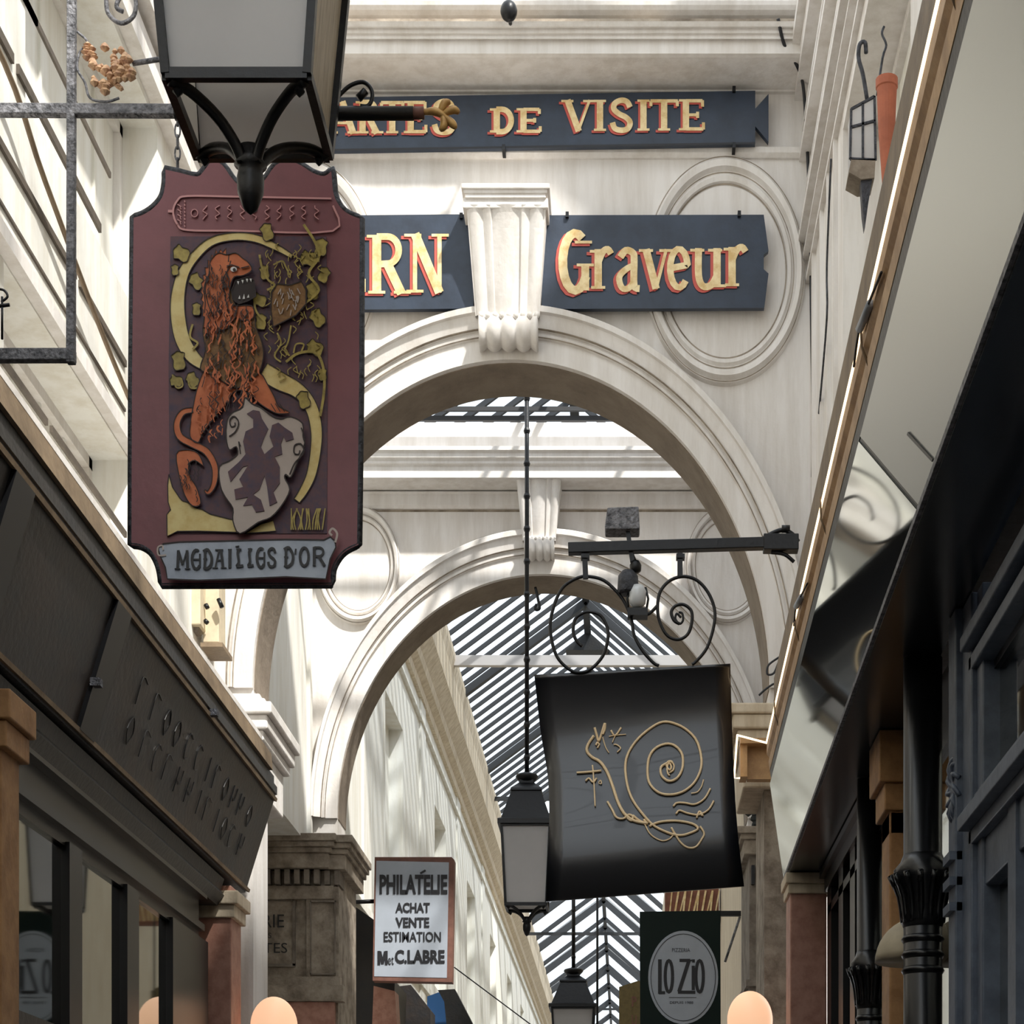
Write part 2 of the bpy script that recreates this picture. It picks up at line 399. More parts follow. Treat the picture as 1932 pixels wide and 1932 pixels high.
# right wall of the near bay
rw = [(8.1, 10.6, ZC + 4.3, ZC + 6.2), (4.6, 7.2, ZC + 4.3, ZC + 6.2)]
mb = MB(); wall_with_windows(mb, XR, .3, -30, YA, ZC + 2.6, TOP, rw); mb.box(XR + .28, XR + .35, -30, YA, ZC + 2.6, TOP)
wr = struct(mb.build('wall_right', 'stone'))
mb = MB()
for z, h, d in ((ZC + 7.5, .12, .10), (ZC + 7.62, .06, .15), (ZC + 7.3, .04, .05), (ZC + 7.1, .05, .07), (ZC + 6.9, .03, .03), (ZC + 6.75, .08, .04), (ZC + 6.55, .04, .08), (ZC + 6.45, .02, .05), (ZC + 6.3, .03, .03), (ZC + 3.75, .06, .05)):
    mb.box(XR - d, XR, -1, YA, z, z + h)
mb.build('string_course', 'stone', wr)
mb = MB()
for y in (10.85, 11.2, 11.6, 12.1):
    mb.box(XR - .025, XR, y, y + .05, ZC + 3.5, ZC + 6.3)
mb.build('pilaster_strip', 'stone', wr)
for i, (a, b, c, d) in enumerate(rw):
    fr = MB(); fr.box(XR + .24, XR + .28, a, b, c, d)
    for k in range(1, 5):
        y = a + (b - a) * k / 5; fr.box(XR + .225, XR + .24, y - .012, y + .012, c, d)
    o = struct(fr.build('window_%d' % (i + 5), 'plaster_white'))
    f2 = MB(); f2.box(XR + .2, XR + .24, a, a + .06, c, d).box(XR + .2, XR + .24, b - .06, b, c, d).box(XR + .2, XR + .24, a, b, d - .06, d)
    f2.build('window_frame', 'stone', o)
struct(MB().box(XL - .3, XR + .3, -30.3, -30, 0, TOP).build('wall_back', 'stone'))
# glazing bars over the near bay (they shade the facade)
mb = MB()
XM = (XL + XR) / 2
for y in [1, 4.2, 7.4, 10.6]:
    mb.bar((XL, y, TOP), (XM, y, TOP + 1.4), .12); mb.bar((XR, y, TOP), (XM, y, TOP + 1.4), .12)
for y in [0.2 + .8 * k for k in range(16)]:
    mb.bar((XL, y, TOP), (XM, y, TOP + 1.4), .03); mb.bar((XR, y, TOP), (XM, y, TOP + 1.4), .03)
mb.bar((XM, -1, TOP + 1.4), (XM, YA, TOP + 1.4), .14)
struct(mb.build('ceiling', 'roof_dark'))

# ---- arch facade A
def facade(name, Y, uc, vs, ai, bi, ao, bo, ztop, thick, med, corn, xl, xr, m='stone'):
    s = Y / F
    xc, zs = PX(uc, Y), PZ(vs, Y)
    mb = MB(); arch_wall(mb, xc, zs, ai * s, bi * s, xl, xr, ztop, 0, Y, Y + thick)
    wa = struct(mb.build(name, m))
    mb = MB()
    arch_sweep(mb, xc, zs, ai * s, bi * s, ao * s, bo * s, [(0, 0), (0, .03), (.42, .03), (.44, .05), (.50, .055), (.56, .045), (.58, .07), (.84, .10), (.86, .125), (.97, .13), (1.0, .11), (1.0, 0)], Y)
    mb.build('archivolt', m, wa)
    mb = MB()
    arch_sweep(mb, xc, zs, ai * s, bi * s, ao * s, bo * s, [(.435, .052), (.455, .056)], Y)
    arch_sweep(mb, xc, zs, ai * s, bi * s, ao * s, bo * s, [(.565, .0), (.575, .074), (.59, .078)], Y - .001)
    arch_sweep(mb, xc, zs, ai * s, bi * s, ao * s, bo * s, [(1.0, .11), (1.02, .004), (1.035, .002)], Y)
    mb.build('moulding_line', 'stone_dark', wa, 'dark lines in the arch moulding')  # thin darker bands along the steps of the moulding
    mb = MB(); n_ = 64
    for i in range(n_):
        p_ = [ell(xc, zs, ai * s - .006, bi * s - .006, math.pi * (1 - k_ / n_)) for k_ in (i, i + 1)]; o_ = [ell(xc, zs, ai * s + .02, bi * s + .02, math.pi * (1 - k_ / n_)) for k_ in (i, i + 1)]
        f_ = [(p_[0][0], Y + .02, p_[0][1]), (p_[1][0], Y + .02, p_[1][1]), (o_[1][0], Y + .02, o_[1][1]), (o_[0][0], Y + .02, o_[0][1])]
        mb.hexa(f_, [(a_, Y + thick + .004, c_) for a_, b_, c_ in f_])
    mb.build('arch_soffit', 'soffit_brown', wa, 'brown underside of the arch')  # underside lined in a darker brown than the arch wall
    for (u, v, ru, rv, inr) in med:
        mb = MB(); arch_sweep(mb, PX(u, Y), PZ(v, Y), ru * s * inr, rv * s * inr, ru * s, rv * s, [(0, 0), (.04, .02), (.2, .03), (.3, .012), (.42, .012), (.5, .05), (.72, .06), (.84, .03), (.92, .03), (1, .0)], Y, 96, 0, 2 * math.pi)
        o = mb.build('medallion_ring', m, wa)
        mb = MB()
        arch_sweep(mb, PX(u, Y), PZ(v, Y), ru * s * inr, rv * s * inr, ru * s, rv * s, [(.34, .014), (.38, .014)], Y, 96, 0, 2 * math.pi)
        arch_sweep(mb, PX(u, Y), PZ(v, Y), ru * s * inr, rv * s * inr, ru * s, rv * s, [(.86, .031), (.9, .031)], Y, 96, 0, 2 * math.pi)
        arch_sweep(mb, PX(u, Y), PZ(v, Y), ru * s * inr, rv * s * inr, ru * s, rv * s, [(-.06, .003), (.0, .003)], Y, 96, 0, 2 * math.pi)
        mb.build('ring_line', 'stone_dark', o)  # thin darker bands around the medallion ring
    for prof in corn[0]:
        mb = MB(); mb.extX([(Y - d, z) for d, z in prof], xl, xr); mb.build('cornice', m, wa)
    mb = MB(); mb.extX([(Y - d, z) for d, z in corn[1]], xl, xr); mb.build('cornice_line', 'stone_dark', wa)  # narrow darker strip along the cornice
    return wa
def keystone(wa, Y, cap, body, scroll, pr, m='stone'):
    # cap (u0,u1,v0,v1) or None; body (u0t,u1t,vt,u0b,u1b,vb); scroll (u0,u1,v0,v1)
    o = None
    mb = MB(); u0, u1, vt, a0, a1, vb = body
    n = 60; rows = 14; vs = []
    for j in range(rows + 1):
        t = j / rows; ua = u0 + (a0 - u0) * t; ub = u1 + (a1 - u1) * t; v = vt + (vb - vt) * t
        d = pr * (1 - .55 * t ** .8)
        for i in range(n + 1):
            k = i / n
            fl = -.016 * abs(math.sin(k * math.pi * 5)) if not .3 < k < .7 else -.016 * abs(math.sin((k - .3) / .4 * math.pi)) * 1.2 + .0
            if k < .02 or k > .98: fl = 0
            Yd = Y - d + fl * -1 * -1
            x, _, z = P(ua + (ub - ua) * k, v, Y - d)
            vs.append((x, Yd, z))
    base = len(vs)
    fs = [(j * (n + 1) + i, j * (n + 1) + i + 1, (j + 1) * (n + 1) + i + 1, (j + 1) * (n + 1) + i) for j in range(rows) for i in range(n)]
    mb.add(vs, fs)
    # sides
    for side in (0, n):
        for j in range(rows):
            p = vs[j * (n + 1) + side]; q = vs[(j + 1) * (n + 1) + side]
            mb.add([p, q, (q[0], Y, q[2]), (p[0], Y, p[2])], [(0, 1, 2, 3)])
    o = mb.build('keystone', m, wa)
    # scroll at the foot: ribbed roll
    mb = MB(); a, b, c, d_ = scroll; Yc = Y - pr * .35; zc = (PZ(c, Yc) + PZ(d_, Yc)) / 2; rz = (PZ(c, Yc) - PZ(d_, Yc)) / 2
    N = 40; R = 16; vs = []
    for i in range(N + 1):
        k = i / N; x = PX(a, Yc) + (PX(b, Yc) - PX(a, Yc)) * k
        q = (.78 + .22 * abs(math.cos(k * math.pi * 4)))
        for j in range(R): an = 2 * math.pi * j / R; vs.append((x, Yc - pr * .38 * q * math.cos(an), zc + rz * q * math.sin(an)))
    mb.add(vs, [(i * R + j, i * R + (j + 1) % R, (i + 1) * R + (j + 1) % R, (i + 1) * R + j) for i in range(N) for j in range(R)] + [tuple(range(R)), tuple(range(N * R, N * R + R))], True)
    mb.build('scroll', m, o)
    # leafy band
    mb = MB()
    for i in range(9):
        k = (i + .5) / 9; u = a - 4 + (b - a + 8) * k
        x, y, z = P(u, c + 3, Y - pr * .62); r = (b - a) * Y / F / 20
        mb.lathe([(0.001, z - r * 1.3), (r * .8, z - r * .7), (r, z), (r * .7, z + r), (0.001, z + r * 1.3)], x, y, 10)
    mb.build('leaf_band', m, o)
    if cap:
        mb = MB(); a, b, c, d_ = cap
        for k, (v0, v1, e, p) in enumerate(((c, c + 10, 0, .05), (c + 10, c + 19, 4, .035), (c + 19, c + 28, 7, .025), (c + 28, d_, 3, .01))):
            Yk = Y - pr - p
            mb.box(PX(a + e, Yk), PX(b - e, Yk), Yk, Y, PZ(v1, Yk), PZ(v0, Yk))
        mb.build('keystone_cap', m, o, bevel=.006)
    return o
zA = lambda v, d=0: PZ(v, YA - d)
corn_A = ([
  [(0, zA(103, .4)), (.37, zA(103, .4)), (.40, zA(101, .4)), (.40, zA(75, .4)), (.43, zA(73, .43)), (.43, zA(66, .43)), (.45, zA(62, .45)), (.45, zA(54, .45)), (.48, zA(50, .48)), (.50, zA(40, .5)), (.30, zA(38, .5)), (0, zA(38, .5))],
  [(0, zA(36, .36))] + [(.30 + .13 * math.sin(math.pi * k / 10), zA(36, .36) + (zA(-6, .36) - zA(36, .36)) * (1 - math.cos(math.pi * k / 10)) / 2) for k in range(11)] + [(0, zA(-6, .36))],
  [(0, zA(296, .03)), (.02, zA(296, .03)), (.045, zA(290, .03)), (.05, zA(280, .03)), (0, zA(280, .03))],
  [(0, zA(178)), (.03, zA(178)), (.035, zA(172)), (0, zA(170))]],
  [(.2, zA(41, .45)), (.485, zA(41, .48)), (.485, zA(36, .48)), (.2, zA(36, .48))])
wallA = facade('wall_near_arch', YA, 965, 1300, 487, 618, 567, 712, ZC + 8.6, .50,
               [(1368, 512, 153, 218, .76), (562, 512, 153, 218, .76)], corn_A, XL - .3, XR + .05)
keystone(wallA, YA, (870, 1037, 345, 392), (880, 1030, 388, 897, 1018, 596), (905, 1015, 592, 662), .30)
zB = lambda v, d=0: PZ(v, YB - d)
corn_B = ([
  [(0, zB(901, .34)), (.34, zB(901, .34)), (.34, zB(880, .34)), (.37, zB(877, .34)), (.37, zB(872, .34)), (.40, zB(868, .34)), (.40, zB(860, .34)), (.43, zB(857, .34)), (.43, zB(850, .34)), (.1, zB(846, .34)), (0, zB(846, .34))],
  [(0, zB(962)), (.03, zB(962)), (.05, zB(957)), (.05, zB(937)), (.08, zB(934)), (0, zB(932))]],
  [(0, zB(966)), (.004, zB(966)), (.004, zB(960)), (0, zB(960))])
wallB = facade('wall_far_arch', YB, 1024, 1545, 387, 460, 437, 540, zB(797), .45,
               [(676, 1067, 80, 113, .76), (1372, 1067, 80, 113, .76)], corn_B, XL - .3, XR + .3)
keystone(wallB, YB, None, (974, 1058, 905, 986, 1048, 1020), (990, 1046, 1012, 1058), .30)

# walls between A and B, with the roof ribs above them
mb = MB(); mb.box(XL - .3, XL, YA + .35, YB, ZC + 3.42, ZC + 7.3); mb.box(-3.95, -3.75, YA, 17.2, 0, ZC + 3.6); mb.box(-3.95, XL - .02, YA, 17.2, ZC + 3.44, ZC + 3.6); mb.box(-3.95, XL - .02, YA + .0, YA + .3, 0, ZC + 3.5)
mb.box(XL, XL + .03, YB - .18, YB - .06, ZC + 3.46, ZC + 6.9)
struct(mb.build('wall_left_middle', 'plaster_white'))
mb = MB(); mb.box(XR + .02, XR + .3, YA + .5, YB, ZC + .2, ZC + 7.3)
struct(mb.build('wall_right_middle', 'stone'))
mb = MB()
for y in (14.6, 15.3, 16.0): mb.bar((XL, y, ZC + 7.34), (XR, y, ZC + 7.34), .05, .07)
mb.bar((XL, 16.25, PZ(772, 16.25)), (XR, 16.25, PZ(772, 16.25)), .03, .035); mb.bar((XL, 16.3, PZ(790, 16.3)), (XR, 16.3, PZ(790, 16.3)), .03, .04)
for x in (-2.1, -.72, -.55, .4): mb.bar((x, YA + .5, ZC + 7.42), (x, YB, ZC + 7.42), .04, .05)
struct(mb.build('ceiling_middle', 'roof_dark'))

# ---- piers and imposts (children of the arch walls)
def impost(parent, prof, x0, x1, y0, y1, m, name='impost'):   # stack of mouldings: (z0,z1,projection)
    mb = MB()
    for z0, z1, e in prof: mb.box(x0 - e, x1 + e, y0 - e, y1 + e, z0, z1)
    return mb.build(name, m, parent, bevel=.012)
Yc = 12.3
xr_ = PX(497, Yc); z = lambda v: PZ(v, Yc)
impost(wallA, [(z(1345), z(1322), .05), (z(1372), z(1345), .02), (z(1392), z(1372), -.01), (z(1480), z(1392), -.05), (z(1322), z(1312), .0), (z(1312), z(1300), -.04)], XL, xr_, Yc + .05, 13.35, 'stone')
mb = MB(); mb.box(XL, PX(446, YA), YA - .0, 12.7, 0, z(1470)); mb.build('pier', 'stone', wallA)
# right impost of A, tube light's golden tint put into its stone colour
xl_ = PX(1392, Yc)
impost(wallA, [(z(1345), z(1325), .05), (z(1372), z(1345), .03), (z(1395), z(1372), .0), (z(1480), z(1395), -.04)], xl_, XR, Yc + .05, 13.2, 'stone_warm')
mb = MB(); mb.box(PX(1452, YA) - .04, XR, YA - .06, 13.2, 0, z(1470)); mb.build('pier', 'stone_dark', wallA)
# left pier of B: cornice with dentils, inscribed panel, lower cornice, pink base
Yc = 16.05; z = lambda v: PZ(v, Yc)
xq = PX(640, Yc)
mb = MB()
for v0, v1, e in ((1578, 1592, .12), (1592, 1602, .10), (1602, 1612, .075), (1612, 1640, .05)):
    mb.box(-3.4, xq + e, Yc - e + .05, 17.2, z(v1), z(v0)); mb.box(-3.4, xq - .13 + e, Yc - e - .02, 17.2, z(v1), z(v0))
impB = mb.build('pier_cornice', 'stone_dark', wallB, bevel=.006)
mb = MB()
for i in range(11):
    u = 445 + i * 18.5; mb.box(PX(u, Yc), PX(u + 10, Yc), Yc - .03 + (.05 if i > 8 else 0), Yc + .3, z(1668), z(1641))
pieces(mb, 'dentil', 'old_stone', impB)
mb = MB(); mb.box(-3.4, xq - .02, Yc + .07, 17.2, 0, z(1640)); mb.box(PX(577, Yc), PX(640, Yc) - .01, Yc + .03, Yc + .2, z(1855), z(1672))
mb.box(-3.4, xq - .05, Yc + .02, Yc + .1, z(1695), z(1670)); mb.box(-3.4, xq + .01, Yc - .01, Yc + .1, z(1860), z(1843)); mb.box(-3.4, xq + .04, Yc - .05, Yc + .1, z(1890), z(1860))
mb.build('pier', 'stone_dark', wallB)
mb = MB()
for a, b, c, d in ((455, 556, 1694, 1699), (552, 557, 1694, 1822), (455, 557, 1818, 1824), (585, 633, 1699, 1702), (585, 587, 1699, 1838), (631, 633, 1699, 1838), (585, 633, 1836, 1839)):
    mb.pbox(a, b, c, d, Yc + (.05 if a < 570 else .015), .04)
mb.build('panel_moulding', 'old_stone', wallB)
mb = MB()
text_mb(mb, 'GALERIE', 418, 536, 1725, 1750, Yc + .045); text_mb(mb, 'DES', 488, 512, 1760, 1770, Yc + .045); text_mb(mb, 'VARIETES', 418, 542, 1779, 1798, Yc + .045)
mb.build('carved_inscription', 'dark_wood', wallB, 'carved capital letters reading galerie des varietes')
mb = MB(); mb.box(-3.4, xq - .04, Yc - .02, 17.2, 0, z(1891)); mb.build('pier_base', 'pink_marble', wallB)
# right pier of B
xq = PX(1408, Yc)
mb = MB()
for v0, v1, e in ((1562, 1575, .08), (1575, 1585, .05), (1585, 1612, .02)): mb.box(xq - e, XR + .1, Yc - e, 17.2, z(v1), z(v0))
mb.build('pier_cornice', 'stone_dark', wallB, bevel=.006)
mb = MB(); mb.box(xq + .03, XR + .1, Yc + .05, 17.2, 0, z(1610)); mb.box(xq + .0, XR + .1, Yc, 17.2, z(1860), z(1848)); mb.build('pier', 'old_stone', wallB)
mb = MB()
for i in range(4): mb.box(PX(1418 + 12 * i, Yc), PX(1424 + 12 * i, Yc), Yc - .0, Yc + .1, z(1668), z(1632))
pieces(mb, 'dentil', 'black_iron', wallB)
# black carved leaf ornament standing on the right pier cornice
mb = MB(); random.seed(3)
for i in range(60):
    u = random.gauss(1432, 9); v = 1558 - abs(random.gauss(0, 26)); r = random.uniform(.02, .04)
    x, y, zz = P(u, v, Yc - .05); mb.lathe([(.001, zz - r), (r, zz - r * .3), (r * .8, zz + r * .5), (.001, zz + r)], x, y, 6, random.random())
tag(mb.build('leaf_ornament', 'dark_leaf'), 'small black leafy ornament on the pier behind the snail sign', 'ornament')

# ---- far passage beyond B
fw = []
yk = 23.25
while yk < 95: fw.append((yk - 1.7, yk, ZC + 3.7, ZC + 6.28)); yk += 5.6
mb = MB(); wall_with_windows(mb, XL, -.3, YB + .45, 100, ZC + 1.7, ZC + 7.95, fw); mb.box(XL - .4, XL - .28, YB, 100, ZC + 1.7, ZC + 7.95)
wfl = struct(mb.build('wall_left_far', 'plaster_white'))
prof = [(XL, ZC + 7.2), (XL + .05, ZC + 7.2), (XL + .06, ZC + 7.3), (XL + .14, ZC + 7.36), (XL + .16, ZC + 7.45), (XL + .30, ZC + 7.62), (XL + .32, ZC + 7.95), (XL + .36, ZC + 8.1), (XL + .36, ZC + 8.2), (XL, ZC + 8.2)]
MB().extY(prof, YB + .45, 100).build('cornice', 'stone_warm', wfl)
mb = MB()
for a, b, c, d in fw[:8]:
    mb.box(XL - .19, XL - .17, a, b, c, d)
pieces(mb, 'window_shutter', 'plaster_white', wfl)
mb = MB()
for y in (19.6, 25.1, 30.6, 36): mb.box(XL, XL + .025, y, y + .6, ZC + 1.7, ZC + 7.2)
mb.box(XL, XL + .05, YB + .45, 100, ZC + 3.42, ZC + 3.5).box(XL, XL + .05, YB + .45, 100, ZC + 6.9, ZC + 6.94)
mb.build('pilaster_strip', 'plaster_white', wfl)
mb = MB(); mb.box(XR, XR + .3, YB + .45, 100, 0, ZC + 8.0); mb.extY([(XR, ZC + 7.3), (XR - .2, ZC + 7.6), (XR - .3, ZC + 8.1), (XR, ZC + 8.2)], YB + .45, 100)
struct(mb.build('wall_right_far', 'stone_warm'))
XRg, ZE, ZR = -.57, ZC + 8.15, ZC + 9.55
# first roof section
def roof(name, y0, y1, pitch, bw, mbar):
    mb = MB(); y = y0
    while y < y1:
        mb.bar((XL + .25, y, ZE), (XRg, y, ZR), bw, bw * 1.2); mb.bar((XR - .2, y, ZE), (XRg, y, ZR), bw, bw * 1.2); y += pitch
    for k in range(int((y1 - y0) / 4.6) + 1):
        y = y0 + k * 4.6 + 2.1
        if y > y1: break
        mb.bar((XL + .25, y, ZE - .05), (XRg, y, ZR - .05), .14, .1); mb.bar((XR - .2, y, ZE - .05), (XRg, y, ZR - .05), .14, .1)
    mb.bar((XRg, y0, ZR), (XRg, y1, ZR), .1, .12)
    o = struct(mb.build(name, mbar))
    g = MB(); g.add([(XL + .2, y0, ZE + .06), (XL + .2, y1, ZE + .06), (XRg, y1, ZR + .06), (XRg, y0, ZR + .06), (XR - .15, y0, ZE + .06), (XR - .15, y1, ZE + .06)], [(0, 1, 2, 3), (3, 2, 5, 4)])
    g.build('glass', 'roof_glass', o)
    return o
roof('ceiling_far', YB + .5, 37.5, .46, .045, 'roof_dark')
roof('ceiling_distant', 39.5, 98, 4.4, .16, 'roof_dark')
mb = MB()
mb.hexa([(XL + .3, 26.4, ZE - .12), (XL + .3, 26.4, ZE + .02), (XR - .2, 26.4, ZE + .02), (XR - .2, 26.4, ZE - .12)], [(XL + .3, 26.5, ZE - .12), (XL + .3, 26.5, ZE + .02), (XR - .2, 26.5, ZE + .02), (XR - .2, 26.5, ZE - .12)])
tag(mb.build('roof_tie_beam', 'roof_white'), 'pale horizontal tie beam crossing under the near glass roof', 'beam')
for y, h_, lb in ((47, .5, 'nearer thin dark tie rod crossing the distant glass roof'), (62, .5, 'farther thin dark tie rod crossing the distant glass roof'), (34.5, .1, 'thin dark tie rod under the end of the near glass roof')):
    tag(MB().box(XL + .3, XR - .2, y, y + .06, ZE - h_, ZE - h_ + .07).build('roof_tie_rod', 'roof_dark'), lb, 'beam')
mb = MB(); mb.prism([(XRg - .34, ZR - .31), (XRg + .34, ZR - .31), (XRg, ZR - .02)], 29.6, 30.4)
tag(mb.build('roof_ventilator', 'dark_wood'), 'small dark brown triangular louvre under the roof ridge', 'vent')
mb = MB()
mb.box(-2.4, .9, 92, 93, 0, ZC + 6); struct(mb.build('wall_end', 'stone_dark'))
# brick gable and dark block seen to the right between the two signs
mb = MB(); mb.px([(1255, 1682), (1356, 1672), (1356, 1740), (1255, 1740)], 24, .3); o = mb.build('brick_panel', 'bricks')
tag(o, 'strip of carved brown brickwork between snail sign and green sign', 'brickwork')
mb = MB()
for i in range(11):
    mb.ribbon([(1262 + i * 8.5, 1738), (1268 + i * 8.5 + (i % 3) * 4, 1680)], 2.5 + i % 2, 23.98)
mb.build('carved_strips', 'gold_paint', o)

# ------------------------------------------------------------------ left shopfront
YE = 12.15
ft, fb = (PX(520, YE), PZ(1500, YE)), (PX(463, YE), PZ(1690, YE))
fx, fz = ft; bx_, bz = fb
s1 = thing('shop_fascia', ((fx + bx_) / 2, 8, bz), 'long dark brown painted shop fascia on the left with worn lettering', 'shop sign')
MB().extY([(fx, fz), (bx_, bz + .02), (bx_ - .15, bz), (XL, bz), (XL, fz)], 1, YE).build('fascia_board', 'fascia_dark', s1)
MB().extY([(fx + .01, fz), (fx + .01, fz + .05), (fx - .01, fz + .07), (fx - .01, fz + .12), (XL, fz + .12), (XL, fz)], 1, YE).build('top_rail', 'dark_wood', s1)
MB().extY([(fx + .01, fz + .12), (fx - .0, fz + .225), (fx - .05, fz + .23), (XL, fz + .23), (XL, fz + .12)], 1, 12.0).build('cap_board', 'brown_wood', s1, 'weathered tan wooden cap board')
MB().extY([(fx + .0, fz + .23), (fx + .0, fz + .26), (XL, fz + .26), (XL, fz + .23)], 1, 11.7).build('cap_edge', 'stone', s1, 'pale top edge')
def fp(y, k, off=0):     # point on the sloping fascia face
    return (fx + (bx_ - fx) * k + off, y, fz + (bz - fz) * k - off * .3)
mb = MB()
for y in (6.95, 8.35):
    mb.hexa([fp(y, .06), fp(y, .94), fp(y + .22, .94), fp(y + .22, .06)], [fp(y, .06, .02), fp(y, .94, .02), fp(y + .22, .94, .02), fp(y + .22, .06, .02)])
pieces(mb, 'panel_divider', 'black_paint', s1)
mb = MB()
for k0 in (.03, .93): mb.hexa([fp(1, k0), fp(1, k0 + .03), fp(YE, k0 + .03), fp(YE, k0)], [fp(1, k0, .018), fp(1, k0 + .03, .018), fp(YE, k0 + .03, .018), fp(YE, k0, .018)])
pieces(mb, 'panel_rail', 'brown_wood', s1)
mb = MB(); random.seed(11)
y = 9.0
while y < 11.7:
    for row in (.28, .56):
        h = .2; pts = random.choice([[(.1, 0), (.1, h), (.15, h * .5), (.5, h * .6), (.55, 0)], [(.5, h * .9), (.2, h), (.05, h * .5), (.2, 0), (.55, h * .1)], [(.1, 0), (.3, h), (.55, 0), (.2, h * .4)], [(.1, h), (.12, 0), (.6, .01)], [(.3, h), (.05, h * .5), (.3, 0), (.55, h * .5), (.3, h)], [(.3, 0), (.32, h)]])
        q = [fp(y + .2 * a, row + b, .006) for a, b in sm(pts, 3)]
        mb.tube([(x_ - .005, y_, z_) for x_, y_, z_ in q], .003, 5)
    y += random.uniform(.2, .28)
pieces(mb, 'worn_letter', 'black_paint', s1, 'worn dark script letter')
mb = MB()
for (y, k) in ((6.95, .62), (8.35, .62), (10.2, .02)):
    a = fp(y, k, .03); mb.box(a[0] - .025, a[0] + .02, y - .015, y + .03, a[2] - .015, a[2] + .02)
pieces(mb, 'metal_clip', 'grey_iron', s1)
# lower cornice, head and window wall
s2 = thing('shop_window_frame', (-2.5, 8, 0), 'black wooden shop window frame with tall mullions below left fascia', 'shopfront')
XW = -2.52
mb = MB()
mb.extY([(bx_ - .02, bz - .0), (bx_ - .04, bz - .07), (bx_ - .02, bz - .1), (bx_ - .06, bz - .16), (XL, bz - .16), (XL, bz)], 1, 11.6)
mb.build('lower_cornice', 'dark_wood', s2)
hz = ZC + 1.80
mb = MB(); mb.box(XW - .1, XW, 1, 11.3, hz, bz - .15); mb.box(XW, XW + .035, 1, 11.3, hz + .06, hz + .1); mb.box(XW, XW + .05, 1, 11.3, hz + .25, hz + .3)
mb.build('window_head', 'black_paint', s2)
for a, b in ((10.57, 11.46), (9.6, 9.83), (8.6, 8.8), (7.4, 7.55), (4.0, 6.6)):
    MB().box(XW - .05, XW + .02, a, b, 0, hz + .02).build('mullion', 'black_paint', s2)
mb = MB(); mb.box(XW - .05, XW + .0, 1, 10.5, ZC + .92, ZC + .98); mb.box(XW - .05, XW + .0, 1, 10.5, ZC + .55, ZC + .62); pieces(mb, 'glazing_bar', 'dark_wood', s2)
MB().box(XW - .03, XW - .02, 1, 10.6, .3, hz).build('glass', 'window_glass', s2)
# back of the left shop so that nothing leaks
struct(MB().box(XL - .4, XL - .1, -30, 12.6, 0, ZC + 2.35).build('wall_left_shop', 'fascia_dark'))
def pilaster(name, x0, x1, y0, y1, zt, m, label, caps, pm=None):
    t = thing(name, ((x0 + x1) / 2, (y0 + y1) / 2, 0), label, 'pilaster')
    MB().box(x0, x1, y0, y1, 0, zt).build('shaft', m, t, bevel=.008)
    mb = MB()
    for z0, z1, e in caps: mb.box(x0 - e, x1 + e, y0 - e, y1 + e, z0, z1)
    mb.build('capital', pm or m, t, bevel=.006)
    return t
pilaster('marble_pilaster', -2.68, -2.40, 11.65, 11.95, ZC + 2.2, 'pink_marble', 'pink stone pilaster at the end of the left shopfront', [(ZC + 2.08, ZC + 2.16, .05), (ZC + 2.0, ZC + 2.08, .025)], 'stone_warm')
pilaster('wooden_pilaster', -2.46, -2.32, 7.1, 7.32, ZC + 2.05, 'orange_stone', 'orange-brown pilaster with capital at far left edge', [(ZC + 1.95, ZC + 2.06, .05), (ZC + 1.85, ZC + 1.95, .03)])

# globes
def globe(u, v, r_px, Y, label, ax, name='globe_lamp'):
    x, y, z = P(u, v, Y); r = r_px * Y / F; k = 1.28
    t = thing(name, (x, y, z - r * k - .1), label, 'lamp', None)
    MB().lathe([(max(.001, r * math.sin(math.pi * i / 20)), z - r * k * math.cos(math.pi * i / 20)) for i in range(21)], x, y, 32).build('globe', 'globe', t)
    MB().lathe([(.05, z - r * k - .12), (.07, z - r * k - .06), (.09, z - r * k + .03)], x, y, 16).build('collar', 'black_iron', t)
    MB().tube([(x, y, z - r * k - .1), (x, y, z - r * k - .2), (ax, y + .05, z - r * k - .2)], .018).build('bracket_arm', 'black_iron', t)
    return t
globe(517, 1937, 44, 11.9, 'glowing peach globe lamp beside the carved stone pier', -2.42)
globe(1415, 1925, 43, 11.9, 'glowing peach globe lamp beside the right stone pilaster', 1.1)

# ------------------------------------------------------------------ right fascia with tube light
def fxr(y, base): return base + .0157 * (y - 4.93)
Y0R, Y1R = 2.2, 12.0
t = thing('mirror_fascia', (1.0, 8, ZC + 2.28), 'pale mirror-glass shop fascia on the right reflecting the snail sign', 'shop sign')
sl = .0135
def bx(y): return 1.0 - sl * (12 - y)
def prof_run(mb, prof, y0=Y0R, y1=Y1R):    # (x offset from lower mirror edge at that y, z')
    a = [(bx(y0) + x, y0, ZC + z) for x, z in prof]; b = [(bx(y1) + x, y1, ZC + z) for x, z in prof]; n = len(prof)
    mb.add(a + b, [(i, (i + 1) % n, n + (i + 1) % n, n + i) for i in range(n)] + [tuple(range(n)), tuple(range(n, 2 * n))[::-1]])
    return mb
def slant(ya_t, ya_b, yb_t, yb_b, o0=0, o1=-.154, z0=2.28, z1=2.638, th=.03):
    q = lambda y, o, z: (bx(y) + o, y, ZC + z)
    f_ = [q(ya_b, o0, z0), q(yb_b, o0, z0), q(yb_t, o1, z1), q(ya_t, o1, z1)]
    g = MB(); g.hexa(f_, [(x + th, y, z) for x, y, z in f_]); return g
slant(2.2, 2.2, 6.22, 5.90).build('satin_panel', 'satin_panel', t, 'plain pale grey satin panel')
slant(6.26, 5.94, 10.9, 11.95).build('mirror_panel', 'mirror_glass', t, 'mirror-polished far panel')
slant(6.22, 5.90, 6.26, 5.94, .004, -.15).build('panel_joint', 'black_paint', t)
